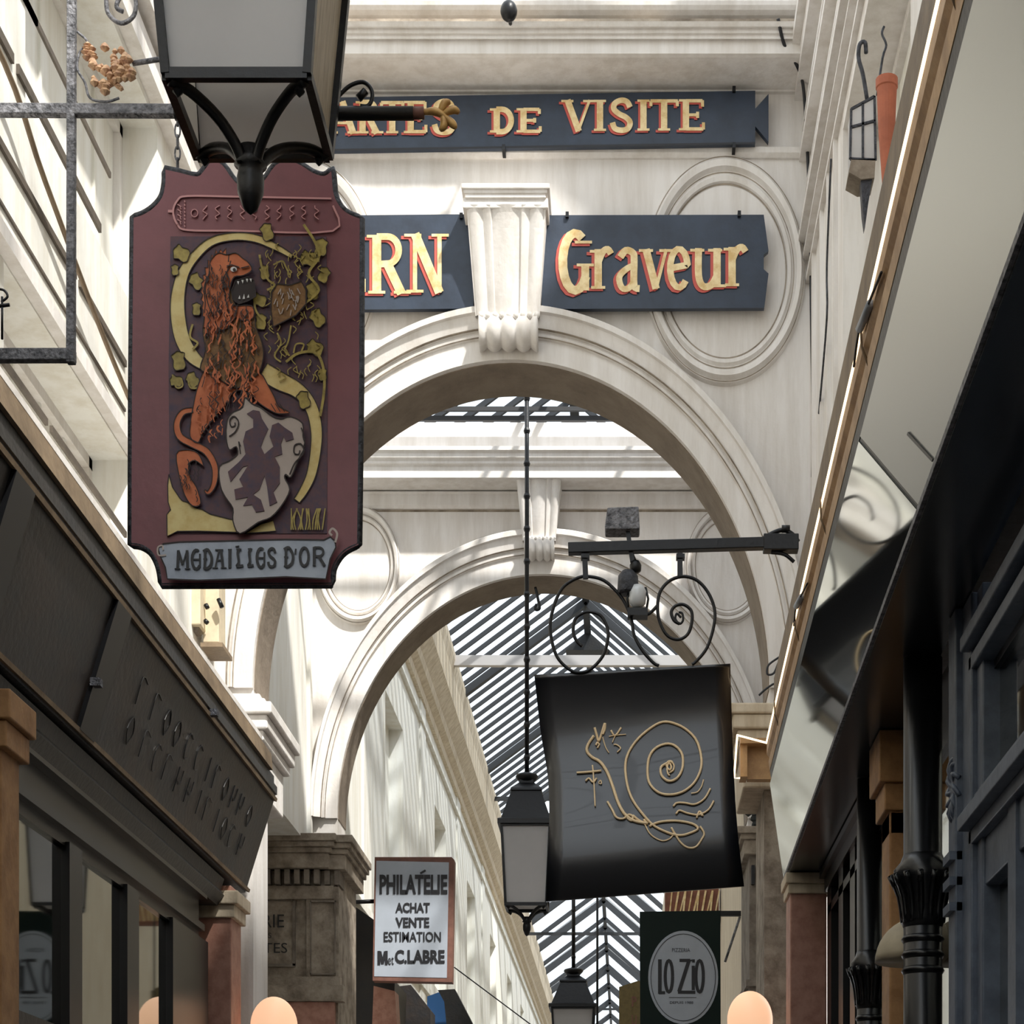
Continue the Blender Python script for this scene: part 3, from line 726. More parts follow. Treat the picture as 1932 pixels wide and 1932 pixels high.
slant(5.70, 5.58, 5.72, 5.60, -.012, -.069, 2.28 + .02, 2.28 + .15, .004).build('panel_joint', 'black_paint', t)
prof_run(MB(), [(-.0, 2.25), (-.0, 2.28), (.27, 2.28), (.27, 2.25)]).build('soffit', 'dark_glossy', t, 'dark glossy underside')
prof_run(MB(), [(-.012, 2.262), (-.012, 2.285), (.0, 2.285), (.0, 2.262)]).build('edge_trim', 'worn_iron', t)
t2 = thing('lit_cornice', (.95, 8, ZC + 2.6), 'tan cornice board with a glowing warm light tube above the mirror fascia', 'cornice')
Y2 = 10.8
prof_run(MB(), [(-0.153, 2.640), (-0.160, 2.685), (0.120, 2.685), (0.120, 2.640)], Y0R, Y2).build('dark_rail', 'dark_wood', t2)
prof_run(MB(), [(-0.162, 2.687), (-0.168, 2.740), (-0.157, 2.750), (-0.178, 2.780), (-0.178, 2.835), (0.120, 2.835), (0.120, 2.687)], Y0R, Y2).build('lower_board', 'tan_wood', t2)
prof_run(MB(), [(-0.137, 2.835), (-0.137, 3.21), (0.120, 3.21), (0.120, 2.835)], Y0R, Y2).build('upper_board', 'brown_wood', t2)
mb = MB()
mb.tube([(bx(2.3) - 0.178, 2.3, ZC + 2.848), (bx(Y2) - 0.178, Y2 + .01, ZC + 2.848), (PX(1391, 12.02), 12.02, PZ(1387, 12.02)), (PX(1385, 12.02), 12.02, PZ(1468, 12.02)), (PX(1396, 12.02), 12.02, PZ(1468, 12.02))], .0062, 8)
mb.build('light_tube', 'led', t2, 'glowing warm white tube')
mb = MB(); mb.box(PX(1397, 12), PX(1460, 12), 12.0, 12.2, PZ(1402, 12), PZ(1392, 12)); mb.pbox(1397, 1410, 1402, 1465, 12.04, .16); mb.pbox(1410, 1460, 1402, 1470, 12.12, .08)
mb.build('end_return', 'tan_wood', t2)
mb = MB()
for y in (4.2, 5.9, 7.3, 8.6, 10.0):
    mb.tube([(bx(y) - 0.162, y, ZC + 2.720), (bx(y) - 0.184, y, ZC + 2.780), (bx(y) - 0.187, y, ZC + 2.860), (bx(y) - 0.152, y, ZC + 2.880)], .004, 6)
pieces(mb, 'tube_clip', 'brown_wood', t2)
mb = MB()
for y in (5.75, 8.3):
    mb.tube([(bx(y) - 0.187, y - .1, ZC + 2.790), (bx(y) - 0.192, y + .12, ZC + 2.820)], .013, 8)
pieces(mb, 'connector', 'philatelie_blue', t2, 'small pale connector sleeve')
mb = MB()
for y in (5.75, 8.3):
    mb.tube(sm([(bx(y) - 0.184, y - .32, ZC + 2.770), (bx(y) - 0.192, y - .1, ZC + 2.790), (bx(y) - 0.190, y + .15, ZC + 2.830), (bx(y) - 0.182, y + .35, ZC + 2.810)], 4), .004, 6)
pieces(mb, 'wire', 'ink', t2)

# ------------------------------------------------------------------ right shopfront
mb = MB(); mb.box(XR + .35, XR + .7, -30, 12.2, 0, ZC + 2.65); struct(mb.build('wall_right_shop', 'fascia_dark'))
t = thing('shop_window_frame', (1.24, 9.8, 0), 'black glossy shopfront below the mirror fascia beside the pink pilaster', 'shopfront')
mb = MB(); mb.box(1.2, 1.3, 8.7, 11.45, ZC + 2.12, ZC + 2.245); mb.box(1.17, 1.3, 8.7, 11.45, ZC + 2.2, ZC + 2.24); mb.box(1.22, 1.3, 8.7, 11.45, ZC + 1.98, ZC + 2.03)
mb.build('window_head', 'black_paint', t)
for a in (11.26, 10.65, 10.1, 9.5):
    MB().box(1.22, 1.32, a, a + .22, 0, ZC + 2.12).build('mullion', 'black_paint', t)
MB().box(1.30, 1.31, 8.7, 11.45, .3, ZC + 2.1).build('glass', 'window_glass', t)
pilaster('marble_pilaster', 1.0, 1.22, 11.5, 11.8, ZC + 2.2, 'pink_marble', 'pink stone pilaster at the far end of the mirror fascia', [(ZC + 2.18, ZC + 2.245, .03), (ZC + 2.12, ZC + 2.18, .015)], 'stone_warm')
pilaster('wooden_pilaster', 1.16, 1.36, 8.35, 8.6, ZC + 2.2, 'orange_stone', 'orange-brown pilaster with stepped capital behind the black column', [(ZC + 2.02, ZC + 2.245, .05), (ZC + 1.9, ZC + 2.02, .025), (ZC + 1.8, ZC + 1.9, .0)])
def column(name, u, v_cap, Y, r, label, zt):
    x = PX(u, Y); zc = PZ(v_cap, Y); t = thing(name, (x, Y, 0), label, 'column')
    MB().lathe([(r, 0), (r, zt)], x, Y, 24).build('shaft', 'black_paint', t)
    mb = MB(); mb.lathe([(r, zc - .16), (r * 1.15, zc - .13), (r * 1.05, zc - .05), (r * 1.4, zc + .02), (r * 1.5, zc + .06), (r * 1.15, zc + .09), (r, zc + .12)], x, Y, 24)
    for k in range(14):
        a = 2 * math.pi * k / 14
        mb.tube(sm([(x + r * math.cos(a), Y + r * math.sin(a), zc - .14), (x + r * 1.2 * math.cos(a), Y + r * 1.2 * math.sin(a), zc - .04), (x + r * 1.7 * math.cos(a), Y + r * 1.7 * math.sin(a), zc + .04), (x + r * 1.45 * math.cos(a), Y + r * 1.45 * math.sin(a), zc + .0)], 3), .012, 6)
    for k in range(3):
        zz = zc - .22 - k * .06; mb.lathe([(r, zz), (r * 1.12, zz + .015), (r, zz + .03)], x, Y, 24)
    mb.build('capital', 'black_paint', t)
    return t
column('iron_column', 1741, 1672, 7.3, .074, 'slender black iron column with leafy collar in front of the lampshade', ZC + 2.245)
column('iron_column', 1641, 1842, 9.2, .062, 'shorter black iron column beside the tall dark window mullions', ZC + 2.245)
# blue-grey shopfront at the far right
t = thing('shop_window_frame', (1.25, 6, 0), 'blue-grey painted shopfront with carved rails at the right edge', 'shopfront')
X0 = 1.19
mb = MB()
for a, b, e in ((6.55, 6.72, 0), (6.72, 6.86, -.025), (6.45, 6.55, .02)): mb.box(X0 + e, X0 + .14, a, b, 0, ZC + 2.245)
mb.build('post', 'blue_grey', t, bevel=.006)
mb = MB()
for z0, e in ((1.98, .0), (2.05, -.03), (2.12, .015), (1.38, 0), (1.43, -.04), (1.5, .01)): mb.box(X0 + e, X0 + .12, 2.5, 6.6, ZC + z0, ZC + z0 + .05)
mb.box(X0 + .03, X0 + .12, 2.5, 6.6, ZC + 1.22, ZC + 1.38)
mb.build('transom', 'blue_grey', t, bevel=.005)
mb = MB()
for a in (5.9, 5.1): mb.box(X0 + .02, X0 + .1, a, a + .12, 0, ZC + 1.4); 
mb.build('mullion', 'blue_grey', t)
mb = MB()
zz = ZC + 1.62
for k in range(12):
    a = 2 * math.pi * k / 12
    mb.tube(sm([(X0 - .01, 6.79 + .02 * math.cos(a), zz + .02 * math.sin(a)), (X0 - .03, 6.79 + .06 * math.cos(a), zz + .09 * math.sin(a)), (X0 - .01, 6.79 + .075 * math.cos(a + .3), zz + .12 * math.sin(a + .3))], 3), .01, 6)
for k in range(3): mb.box(X0 - .045, X0, 6.72, 6.86, ZC + 1.18 + .09 * k, ZC + 1.21 + .09 * k)
mb.build('carved_rosette', 'blue_grey', t)
MB().box(X0 + .08, X0 + .09, 2.5, 8.25, .3, ZC + 1.95).build('glass', 'window_glass', t)
MB().box(X0 + .06, X0 + .2, 2.5, 8.25, ZC + 1.95, ZC + 2.245).build('frieze', 'black_paint', t)
# bell shade
x, y, z = P(1735, 1815, 7.6); r = 84 * 7.6 / F
t = thing('wall_lamp', (x, y, z), 'beige fabric dome lampshade half hidden by the black column', 'lamp')
MB().lathe([(r * math.cos(a * math.pi / 20) if a < 10 else .01, z + r * 1.0 * math.sin(a * math.pi / 20)) for a in range(0, 11)], x, y, 32).build('lamp_shade', 'shade_cream', t)
MB().tube([(x, y, z + r), (x, y, z + r + .06), (x + .05, y, z + r + .07)], .008).build('fitting', 'black_iron', t)

# ------------------------------------------------------------------ facade boards
def ub(u, Y): return u
t = thing('shop_signboard', (PX(1000, 12.4), 12.4, PZ(280, 12.4)), 'upper navy signboard lettered CARTES DE VISITE in gold', 'signboard')
SBD = [t]
Yb = 12.40
mb = MB(); mb.px([(500, 186), (1425, 171), (1425, 205), (1450, 177), (1450, 268), (1425, 238), (1425, 271), (500, 286)], Yb, .04); mb.build('board', 'navy', t)
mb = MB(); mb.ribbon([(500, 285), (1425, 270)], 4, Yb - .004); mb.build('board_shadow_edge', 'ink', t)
A1 = [('C', 560, 615), ('A', 622, 672), ('R', 676, 716), ('T', 718, 762), ('E', 766, 806), ('S', 814, 862), ('D', 928, 970), ('E', 978, 1022), ('V', 1064, 1118), ('I', 1118, 1146), ('S', 1150, 1196), ('I', 1202, 1226), ('T', 1226, 1280), ('E', 1284, 1330)]
for wd_ in (A1[:6], A1[6:8], A1[8:]):
    gold = MB(); red = MB()
    for ch, u0, u1 in wd_:
        mid = (u0 + u1) / 2; off = -(mid - 1000) * .006
        v0, v1 = (204, 250) if ch in 'DE' and 920 < u0 < 1030 else (189, 248)
        v0 += off; v1 += off + (2 if u0 < 900 else 0)
        glyph(red, ch, u0, u1, v0, v1, Yb - .006, 13, 5.5, -3.5, 3.5)
        glyph(gold, ch, u0, u1, v0, v1, Yb - .012, 12, 5)
    gold.build('gold_lettering', 'gold_paint', t, 'gold serif capitals'); red.build('red_letter_edge', 'red_paint', t, 'red shaded letter edges')
t = thing('shop_signboard', (PX(1000, 12.4), 12.4, PZ(583, 12.4)), 'lower navy signboard behind the keystone, lettered STERN Graveur in gold', 'signboard'); SBD.append(t)
MB().px([(470, 408), (893, 404), (893, 582), (470, 586)], Yb, .04).build('board', 'navy', t)
MB().px([(1022, 406), (1441, 405), (1450, 473), (1441, 481), (1441, 508), (1450, 516), (1442, 581), (1022, 583)], Yb, .04).build('board', 'navy', t)
for wd_ in ((('S', 505, 555, 446, 554), ('T', 560, 618, 446, 554), ('E', 628, 690, 446, 554), ('R', 697, 766, 443, 554), ('N', 772, 840, 441, 552)),
            (('G', 1056, 1112, 440, 548), ('r', 1116, 1158, 470, 545), ('a', 1160, 1212, 470, 546), ('v', 1214, 1262, 470, 545), ('e', 1258, 1304, 468, 544), ('u', 1306, 1366, 468, 542), ('r', 1368, 1412, 466, 540))):
    gold = MB(); red = MB()
    for ch, u0, u1, v0, v1 in wd_:
        tk = 17 if wd_[0][0] == 'S' or ch == 'G' else 14
        glyph(red, ch, u0, u1, v0, v1, Yb - .006, tk + 1, 7, -5, 4)
        glyph(gold, ch, u0, u1, v0, v1, Yb - .012, tk, 6)
    gold.build('gold_lettering', 'gold_paint', t, 'gold serif letters'); red.build('red_letter_edge', 'red_paint', t, 'red shaded letter edges')
def clamps(lst, t):
    mb = MB()
    for u, v in lst: mb.pbox(u - 3, u + 3, v - 5, v + 5, Yb - .02, .1)
    pieces(mb, 'clamp', 'black_iron', t)
clamps(((950, 277), (1385, 273), (1385, 167)), SBD[0]); clamps(((870, 406), (1395, 402), (1070, 404)), SBD[1])

# black ball lamp on the top cornice
x, y, z = P(960, 21, 11.85); r = 16 * 11.85 / F
t = thing('ceiling_spotlight', (x, y, z - r), 'small black round spotlight on the top cornice', 'lamp')
MB().lathe([(max(.001, r * math.sin(math.pi * i / 12)), z - r * 1.2 * math.cos(math.pi * i / 12)) for i in range(13)], x, y, 20).build('spotlight_head', 'black_iron', t)
MB().tube([(x, y, z), (x, y + .3, z + .05)], .012).build('bracket', 'black_iron', t)

# ------------------------------------------------------------------ lanterns
def lantern(name, cx, cy, z0, wb, wt, h, hr, label, cradle=True, rod=None, hood=True, panes=('milk_glass', 'streaked_glass')):
    """square lantern: z0 bottom of the glass, wb/wt bottom/top widths, h glass height, hr hood height"""
    t = thing(name, (cx, cy, z0), label, 'lantern')
    q = math.sqrt(2) / 2; rot = math.pi / 4; e = wb * .06
    c = lambda w_, z: [(cx + sx * w_ / 2, cy + sy * w_ / 2, z) for sx, sy in ((-1, -1), (1, -1), (1, 1), (-1, 1))]
    b, tp = c(wb, z0), c(wt, z0 + h)
    mb = MB()
    for i in range(4):
        mb.bar(b[i], tp[i], e, e * 1.2); mb.bar(b[i], b[(i + 1) % 4], e, e * 1.3); mb.bar(tp[i], tp[(i + 1) % 4], e, e * 1.5)
    mb.build('frame', 'black_iron', t)
    for i in range(4):
        g = MB(); p = [Vector(v) for v in (b[i], b[(i + 1) % 4], tp[(i + 1) % 4], tp[i])]
        cen = Vector((cx, cy, z0 + h / 2)); off = [(v - Vector((cx, cy, v.z))) * -.03 for v in p]
        g.hexa([v + o_ for v, o_ in zip(p, off)], [v + o_ * 1.6 for v, o_ in zip(p, off)])
        g.build('pane', panes[1] if i == 1 else panes[0], t)
    if hood:
        zt = z0 + h; mb = MB()
        k = q
        mb.lathe([(wt * 1.16 * k, zt), (wt * 1.16 * k, zt + h * .06), (wt * 1.02 * k, zt + h * .08), (wt * .62 * k, zt + hr * .62), (wt * .66 * k, zt + hr * .64), (wt * .64 * k, zt + hr * .68), (wt * .32 * k, zt + hr * .8), (wt * .28 * k, zt + hr * .86)], cx, cy, 4, rot)
        mb.build('hood', 'black_iron', t)
        mb = MB(); mb.lathe([(wt * .16, zt + hr * .84), (wt * .2, zt + hr * .88), (wt * .24, zt + hr * .93), (wt * .22, zt + hr * .97), (wt * .12, zt + hr)], cx, cy, 20); mb.build('crown', 'black_iron', t)
    if cradle:
        zl = z0 - wb * .36; mb = MB()
        for sx, sy in ((-1, -1), (1, -1), (1, 1), (-1, 1)):
            w2 = wb / 2 * .96
            mb.tube(sm([(cx + sx * w2, cy + sy * w2, z0 - .01), (cx + sx * w2 * .75, cy + sy * w2 * .75, z0 - wb * .03), (cx + sx * w2 * .42, cy + sy * w2 * .42, z0 - wb * .12), (cx + sx * w2 * .2, cy + sy * w2 * .2, z0 - wb * .25), (cx + sx * w2 * .1, cy + sy * w2 * .1, zl)], 4), wb * .042, 8)
            mb.lathe([(.001, z0 - wb * .12), (wb * .04, z0 - wb * .08), (.001, z0 - wb * .0)], cx + sx * w2 * .9, cy + sy * w2 * .9, 8)
        pieces(mb, 'cradle_arm', 'black_iron', t, k=2)
        mb = MB(); mb.lathe([(.001, zl - wb * .36), (wb * .05, zl - wb * .32), (wb * .095, zl - wb * .2), (wb * .10, zl - wb * .1), (wb * .085, zl - wb * .02), (wb * .12, zl), (wb * .08, zl + wb * .06), (wb * .1, zl + wb * .12)], cx, cy, 20); mb.build('finial', 'black_iron', t)
    if rod:
        mb = MB(); mb.tube([(cx, cy, z0 + h + hr * .95), (cx, cy, rod)], .02 * wb / .37, 8)
        for i in range(int((rod - z0 - h - hr) / .25)): mb.lathe([(.02, z0 + h + hr + .1 + i * .25), (.026, z0 + h + hr + .12 + i * .25), (.02, z0 + h + hr + .14 + i * .25)], cx, cy, 8)
        mb.build('hanging_rod', 'black_iron', t)
    return t
# near lantern: front bottom corners (313,140)-(580,140) at Y 5.0
Yl = 5.0; wbn = (580 - 313) * Yl / F
lz = PZ(141, Yl)
tn = lantern('hanging_lantern', PX(446.5, Yl), Yl + wbn / 2, lz, wbn, wbn * 1.28, .62, .5, 'large black iron lantern with grey glass cut off at the top edge', cradle=True)
# bracket arm with gilt tip behind the near lantern
t = thing('lantern_bracket', P(640, 218, 5.44), 'black tube arm with gilded leaf finial behind the near lantern', 'bracket')
MB().ptube([(330, 214), (780, 214)], 5.44, .019, 12).build('arm', 'black_iron', t)
MB().ptube([(775, 214), (800, 213)], 5.44, .017, 12).build('sleeve', 'rust', t)
mb = MB()
for pts in ([(795, 213), (815, 210), (830, 214), (845, 225)], [(830, 214), (838, 196), (850, 192)], [(835, 216), (855, 207), (866, 213)], [(835, 218), (838, 236), (830, 246)], [(838, 220), (852, 232), (860, 242)]):
    p = sm(pts, 4); mb.ptube(p, 5.44, [.004 + .008 * math.sin(math.pi * (i + .6) / len(p)) for i in range(len(p))], 8)
mb.build('gilded_finial', 'gold_relief', t, 'gilded leaf finial')
mb = MB(); mb.ptube(sm([(638, 182), (660, 162), (685, 155), (700, 168), (702, 186), (694, 200), (680, 200)], 5), 5.44, .006); mb.ptube([(676, 186), (690, 172)], 5.44, .011)
mb.build('scroll_wire', 'black_iron', t)
# middle lantern
Ym = 14.6; wb2 = 76 * Ym / F
lantern('hanging_lantern', PX(994, Ym), Ym, PZ(1712, Ym), wb2, 90 * Ym / F, 148 * Ym / F, 105 * Ym / F, 'black lantern on a long rod left of the snail sign', rod=ZC + 7.4)
Yd = 20.5
lantern('hanging_lantern', PX(1082, Yd), Yd, PZ(2010, Yd), 66 * Yd / F, 78 * Yd / F, 105 * Yd / F, 78 * Yd / F, 'distant black lantern whose hood shows at the bottom edge', cradle=False, rod=ZC + 4.0)
mb = MB().ptube([(1127, 1690), (1127, 1960)], 19.5, .012)
tag(mb.build('hanging_rod', 'black_iron'), 'thin dark rod hanging under the distant glass roof', 'rod')

# ------------------------------------------------------------------ medieval sign
YS = 6.0
t = thing('hanging_sign', P(465, 1105, YS), 'maroon hanging sign painted with a lion and a scroll reading MEDAILLES D\'OR', 'hanging sign')
outl = sm([(312, 320), (312, 345), (306, 372), (290, 392), (270, 405), (252, 411)], 3)[:-1] + [(252, 411), (249, 720), (248, 1028)] + sm([(248, 1028), (268, 1031), (286, 1042), (297, 1060), (303, 1080), (306, 1104)], 3)[1:] \
    + [(626, 1103)] + sm([(626, 1103), (628, 1075), (640, 1052), (655, 1038), (676, 1028)], 3)[1:] + [(680, 720), (681, 413)] + sm([(681, 413), (660, 405), (643, 392), (632, 370), (629, 345), (627, 321)], 3)[1:] \
    + sm([(627, 321), (612, 332), (590, 326), (568, 312), (545, 304), (520, 312), (495, 345), (470, 352), (445, 345), (420, 312), (400, 305), (385, 322), (372, 333), (340, 326)], 3)[1:]
MB().px(outl, YS, .03).build('panel', 'maroon', t)
o3 = [P(u, v, YS + .012) for u, v in outl]
MB().tube(o3, .013, 8, closed=True).build('frame', 'grey_iron', t, 'dark iron rim')
SA = lambda pts: T(230, 290, .2381, pts)
SB = lambda pts: T(230, 690, .2381, pts)
L = lambda k: YS - .003 * k
MB().px(SA([(385, 655), (1620, 655), (1630, 1700), (1625, 3010), (380, 3010), (370, 1700)]), L(1), .003).build('dark_field', 'maroon_dark', t)
pl = MB()
pl.ribbon(sm(SA([(1660, 355), (1400, 350), (900, 340), (520, 335), (440, 370), (405, 460), (440, 560), (520, 605), (900, 610), (1670, 612), (1672, 410)]), 4), 3.6, L(2)); pl.ribbon(SA([(365, 455), (405, 455)]), 5, L(2))
pl.build('name_band_outline', 'pink_line', t, 'pale pink outline of the upper band')
mb = MB(); random.seed(5)
for i in range(11):
    x0 = 560 + i * 98
    pts = [(x0 + 20 * math.sin(j * 2.1 + i), 410 + j * 22) for j in range(6)] if i else arc(575, 470, 26, 30, 0, 360)
    mb.ribbon(sm(SA(pts), 2), 1.6, L(2))
pieces(mb, 'worn_letter', 'pink_line', t, 'worn illegible pale letter', strokes=True); mb = MB()
for j in range(8): mb.ribbon(SA([(495, 370 + j * 28), (500, 384 + j * 28)]), 2, L(2)); mb.ribbon(SA([(440 + (j % 2) * 20, 400 + j * 20), (470, 420 + j * 20)]), 1.6, L(2))
mb.build('band_hatching', 'pink_line', t)
def outlined(name, polys, m, k, lw=1.8):
    o = None
    for p in polys:
        mb = MB(); ml = MB(); mb.px(p, L(k), .004); ml.ribbon(list(p) + [p[0]], lw, L(k) - .0012, .002)
        o = mb.build(name, m, t); ml.build('ink_outline', 'dark_line', o)
    return o
def rib_poly(pts, wd):
    p = sm([(a[0], a[1], w_) for a, w_ in zip(pts, wd)], 5); Lf = []; Rt = []
    for i in range(len(p)):
        a = p[max(0, i - 1)]; b = p[min(len(p) - 1, i + 1)]; dx, dy = b[0] - a[0], b[1] - a[1]; l = math.hypot(dx, dy) or 1
        Lf.append((p[i][0] - dy / l * p[i][2] / 2, p[i][1] + dx / l * p[i][2] / 2)); Rt.append((p[i][0] + dy / l * p[i][2] / 2, p[i][1] - dx / l * p[i][2] / 2))
    return Lf + Rt[::-1]
# gilded letter S
outlined('gilded_initial', [
    rib_poly(SA([(1350, 815), (1230, 745), (1060, 670), (880, 655), (700, 700), (560, 830), (480, 960), (443, 1130), (445, 1300), (480, 1470), (555, 1600), (650, 1680)]), [8, 12, 15, 15, 16, 18, 22, 26, 28, 28, 26, 18]),
    rib_poly(SA([(1115, 1720), (1250, 1800), (1400, 1880), (1500, 2010), (1540, 2180), (1535, 2350), (1500, 2540), (1440, 2670), (1385, 2750)]), [34, 34, 28, 24, 22, 20, 18, 16, 13]),
    SB([(372, 860), (400, 960), (460, 1050), (480, 1070), (520, 1080), (560, 1110), (590, 1125), (640, 1140), (700, 1175), (800, 1200), (880, 1220), (925, 1320), (600, 1310), (440, 1312), (358, 1350), (355, 1180), (385, 1140), (366, 1080), (362, 950)]),
    SB([(975, 1330), (1100, 1255), (1200, 1225), (1220, 1310)])], 'sign_gold', 2)
# foliage
random.seed(9)
leafs = []
for c_, r_, a_ in (((470, 790), 60, .4), ((1150, 620), 55, 1.2), ((1580, 740), 55, 1.7), ((1480, 830), 60, .2), ((590, 1010), 55, .8), ((1600, 960), 50, 2.0), ((1510, 1090), 55, 1.5),
                   ((1100, 1330), 50, 1.7), ((1090, 1160), 50, .3), ((1130, 940), 45, 1.4), ((590, 1230), 40, 1.6), ((450, 1640), 60, 1.4), ((560, 1790), 50, .9), ((430, 1800), 45, .2), ((420, 920), 35, 1.5),
                   ((1530, 1540), 60, .4), ((1550, 1300), 60, .9), ((1440, 1950), 55, 1.2), ((1590, 1750), 40, 1.5)):
    n = 14; pts = []
    for i in range(n):
        a = 2 * math.pi * i / n; rr = r_ * (1.05 + .12 * (i % 2)) * (1 if abs(math.cos(a)) > .5 else .68)
        pts.append((c_[0] + rr * math.cos(a) * math.cos(a_) - rr * math.sin(a) * math.sin(a_), c_[1] + 1.15 * (rr * math.cos(a) * math.sin(a_) + rr * math.sin(a) * math.cos(a_))))
    leafs.append(sm(SA(pts), 2, True))
outlined('gilded_leaf', leafs, 'old_gold', 3, 1.4)
mb = MB()
for pts, wd in (([(1440, 1190), (1560, 1080), (1480, 950), (1560, 820), (1530, 700), (1440, 560)], 5), ([(1300, 1650), (1400, 1580), (1540, 1580), (1600, 1720), (1600, 1900), (1570, 2080)], 5),
                ([(1090, 800), (1110, 900), (1160, 1000), (1210, 1040), (1150, 1080)], 4), ([(1200, 880), (1270, 850), (1300, 900), (1330, 960)], 3), ([(1230, 1420), (1260, 1500), (1210, 1600), (1260, 1650)], 3), ([(1340, 1360), (1320, 1480), (1290, 1560), (1330, 1600)], 3),
                ([(1360, 1580), (1380, 1510), (1440, 1510), (1420, 1570)], 3), ([(560, 1350), (540, 1450), (600, 1500), (560, 1550)], 4), ([(400, 1750), (430, 1850), (480, 1840), (470, 1780)], 3), ([(520, 1760), (540, 1850), (600, 1850), (600, 1780)], 3),
                ([(1050, 1100), (1060, 1240), (1130, 1330), (1120, 1390)], 4)):
    mb.ribbon(sm(SA(pts), 5), wd, L(4), .003)
pieces(mb, 'gilded_tendril', 'old_gold', t, strokes=True); mb = MB()
for i in range(14):
    x0 = 1340 + i * 19; mb.ribbon(sm(SB([(x0, 1300), (x0 + random.uniform(-15, 25), 1220), (x0 + random.uniform(-20, 40), 1130)]), 3), 2.4, L(4), .003)
for i in range(95):
    x0 = random.uniform(1150, 1590); y0 = random.uniform(700, 1750)
    mb.ribbon(sm(SA([(x0, y0), (x0 + random.uniform(-30, 30), y0 + 25), (x0 + random.uniform(-30, 30), y0 + 60)]), 3), 1.6, L(4), .003)
mb.build('gilded_flourish', 'old_gold', t)
outlined('small_crest', [SA([(1185, 1100), (1230, 1030), (1330, 1040), (1420, 1010), (1460, 1080), (1460, 1190), (1380, 1280), (1200, 1370), (1180, 1240)])], 'lion_brown', 5, 2.5)
mb = MB()
for i in range(24):
    x0 = random.uniform(1220, 1410); y0 = random.uniform(1060, 1250); mb.ribbon(SA([(x0, y0), (x0 + random.uniform(-25, 25), y0 + 45)]), 1.8, L(6), .002)
mb.build('crest_stroke', 'shield', t)
# lion
outlined('lion_body', [sm(SB([(640, 60), (700, 20), (800, -20), (900, 0), (1010, 40), (1100, 60), (1150, 140), (1210, 250), (1240, 320), (1330, 370), (1240, 380), (1170, 350), (1080, 290), (1000, 210), (900, 200), (850, 260), (780, 360), (700, 450), (640, 540), (600, 610), (540, 560), (545, 430), (565, 320), (590, 200)]), 3, True),
                       rib_poly(SB([(560, 350), (480, 370), (435, 460), (460, 560), (560, 620), (670, 680), (735, 800), (730, 930), (685, 1005), (655, 985)]), [10, 11, 12, 13, 13, 13, 12, 10, 7, 3]),
                       sm(SB([(430, 700), (510, 665), (600, 690), (645, 790), (580, 750), (530, 780), (540, 880), (590, 960), (625, 1090), (560, 1110), (500, 1030), (460, 900)]), 3, True)], 'lion', 5)
def spiky(pts, amp, seed):
    random.seed(seed); out = []
    c = (sum(p[0] for p in pts) / len(pts), sum(p[1] for p in pts) / len(pts))
    for i, p in enumerate(pts):
        k = 1 + (amp * random.uniform(.5, 1) if i % 2 else -amp * .3 * random.random()); out.append((c[0] + (p[0] - c[0]) * k, c[1] + (p[1] - c[1]) * k))
    return out
outlined('lion_mane', [sm(SA([(700, 860), (690, 950), (650, 1060), (660, 1180), (650, 1300), (640, 1420), (660, 1560), (620, 1700), (690, 1740), (780, 1790), (900, 1860), (1000, 1800), (1080, 1740), (1120, 1620), (1110, 1500), (1060, 1370), (1040, 1230), (900, 1200), (850, 1000), (800, 860)]), 3, True)], 'lion_brown', 6)
outlined('mane_fringe', [spiky(sm(SA([(700, 850), (760, 785), (830, 800), (850, 900), (800, 1000), (820, 1150), (840, 1300), (770, 1400), (690, 1440), (650, 1300), (640, 1180), (635, 1060), (660, 950)]), 4, True), .16, 3)], 'lion', 6.5)
outlined('lion_head', [sm(SA([(700, 850), (760, 785), (830, 800), (900, 785), (960, 830), (1000, 860), (1030, 920), (960, 965), (890, 975), (860, 1050), (850, 1140), (880, 1200), (960, 1200), (1035, 1210), (1045, 1290), (980, 1330), (900, 1300), (840, 1380), (770, 1390), (720, 1280), (680, 1180), (660, 1060), (690, 950)]), 3, True)], 'lion', 7)
outlined('lion_mouth', [SA([(872, 1080), (900, 1005), (1000, 975), (1045, 1000), (1062, 1130), (1000, 1165), (925, 1190), (875, 1150)])], 'dark_line', 8)
mb = MB()
for x0, y0, d_ in ((920, 1010, 28), (955, 1000, 30), (990, 990, 28), (1020, 990, 26), (930, 1150, -30), (965, 1150, -40), (1000, 1140, -26)): mb.px(SA([(x0 - 9, y0), (x0 + 9, y0), (x0 + 3, y0 + d_)]), L(9), .003)
mb.px(SA(arc(885, 915, 26, 20, 0, 330, 10)), L(9), .003)
mb.build('lion_teeth', 'white_enamel', t)
mb = MB(); mb.px(SA(arc(890, 918, 12, 13, 0, 330, 8)), L(10), .002); mb.ribbon(SA([(830, 890), (870, 880), (930, 900)]), 2.2, L(9)); mb.ribbon(SA([(945, 905), (1010, 890)]), 2, L(9)); mb.ribbon(SA([(820, 930), (850, 990), (840, 1060)]), 2, L(9))
mb.build('lion_eye', 'dark_line', t)
lo = MB(); dk = MB(); random.seed(21)
for i in range(190):
    y0 = random.uniform(1180, 1980); k = (y0 - 1180) / 800
    x0 = random.uniform(670 - 30 * k, 1050 + 30 * k); a = random.uniform(-25, 25); b = random.uniform(-25, 25)
    tgt = lo if i % 2 else dk
    tgt.ribbon(sm(SA([(x0, y0), (x0 + a, y0 + 30), (x0 + b, y0 + 62), (x0 + a + b, y0 + 92)]), 3), [1.6] * 3 + [3.6] * 4 + [1.6] * 3 if tgt is lo else 1.5, L(9), .002)
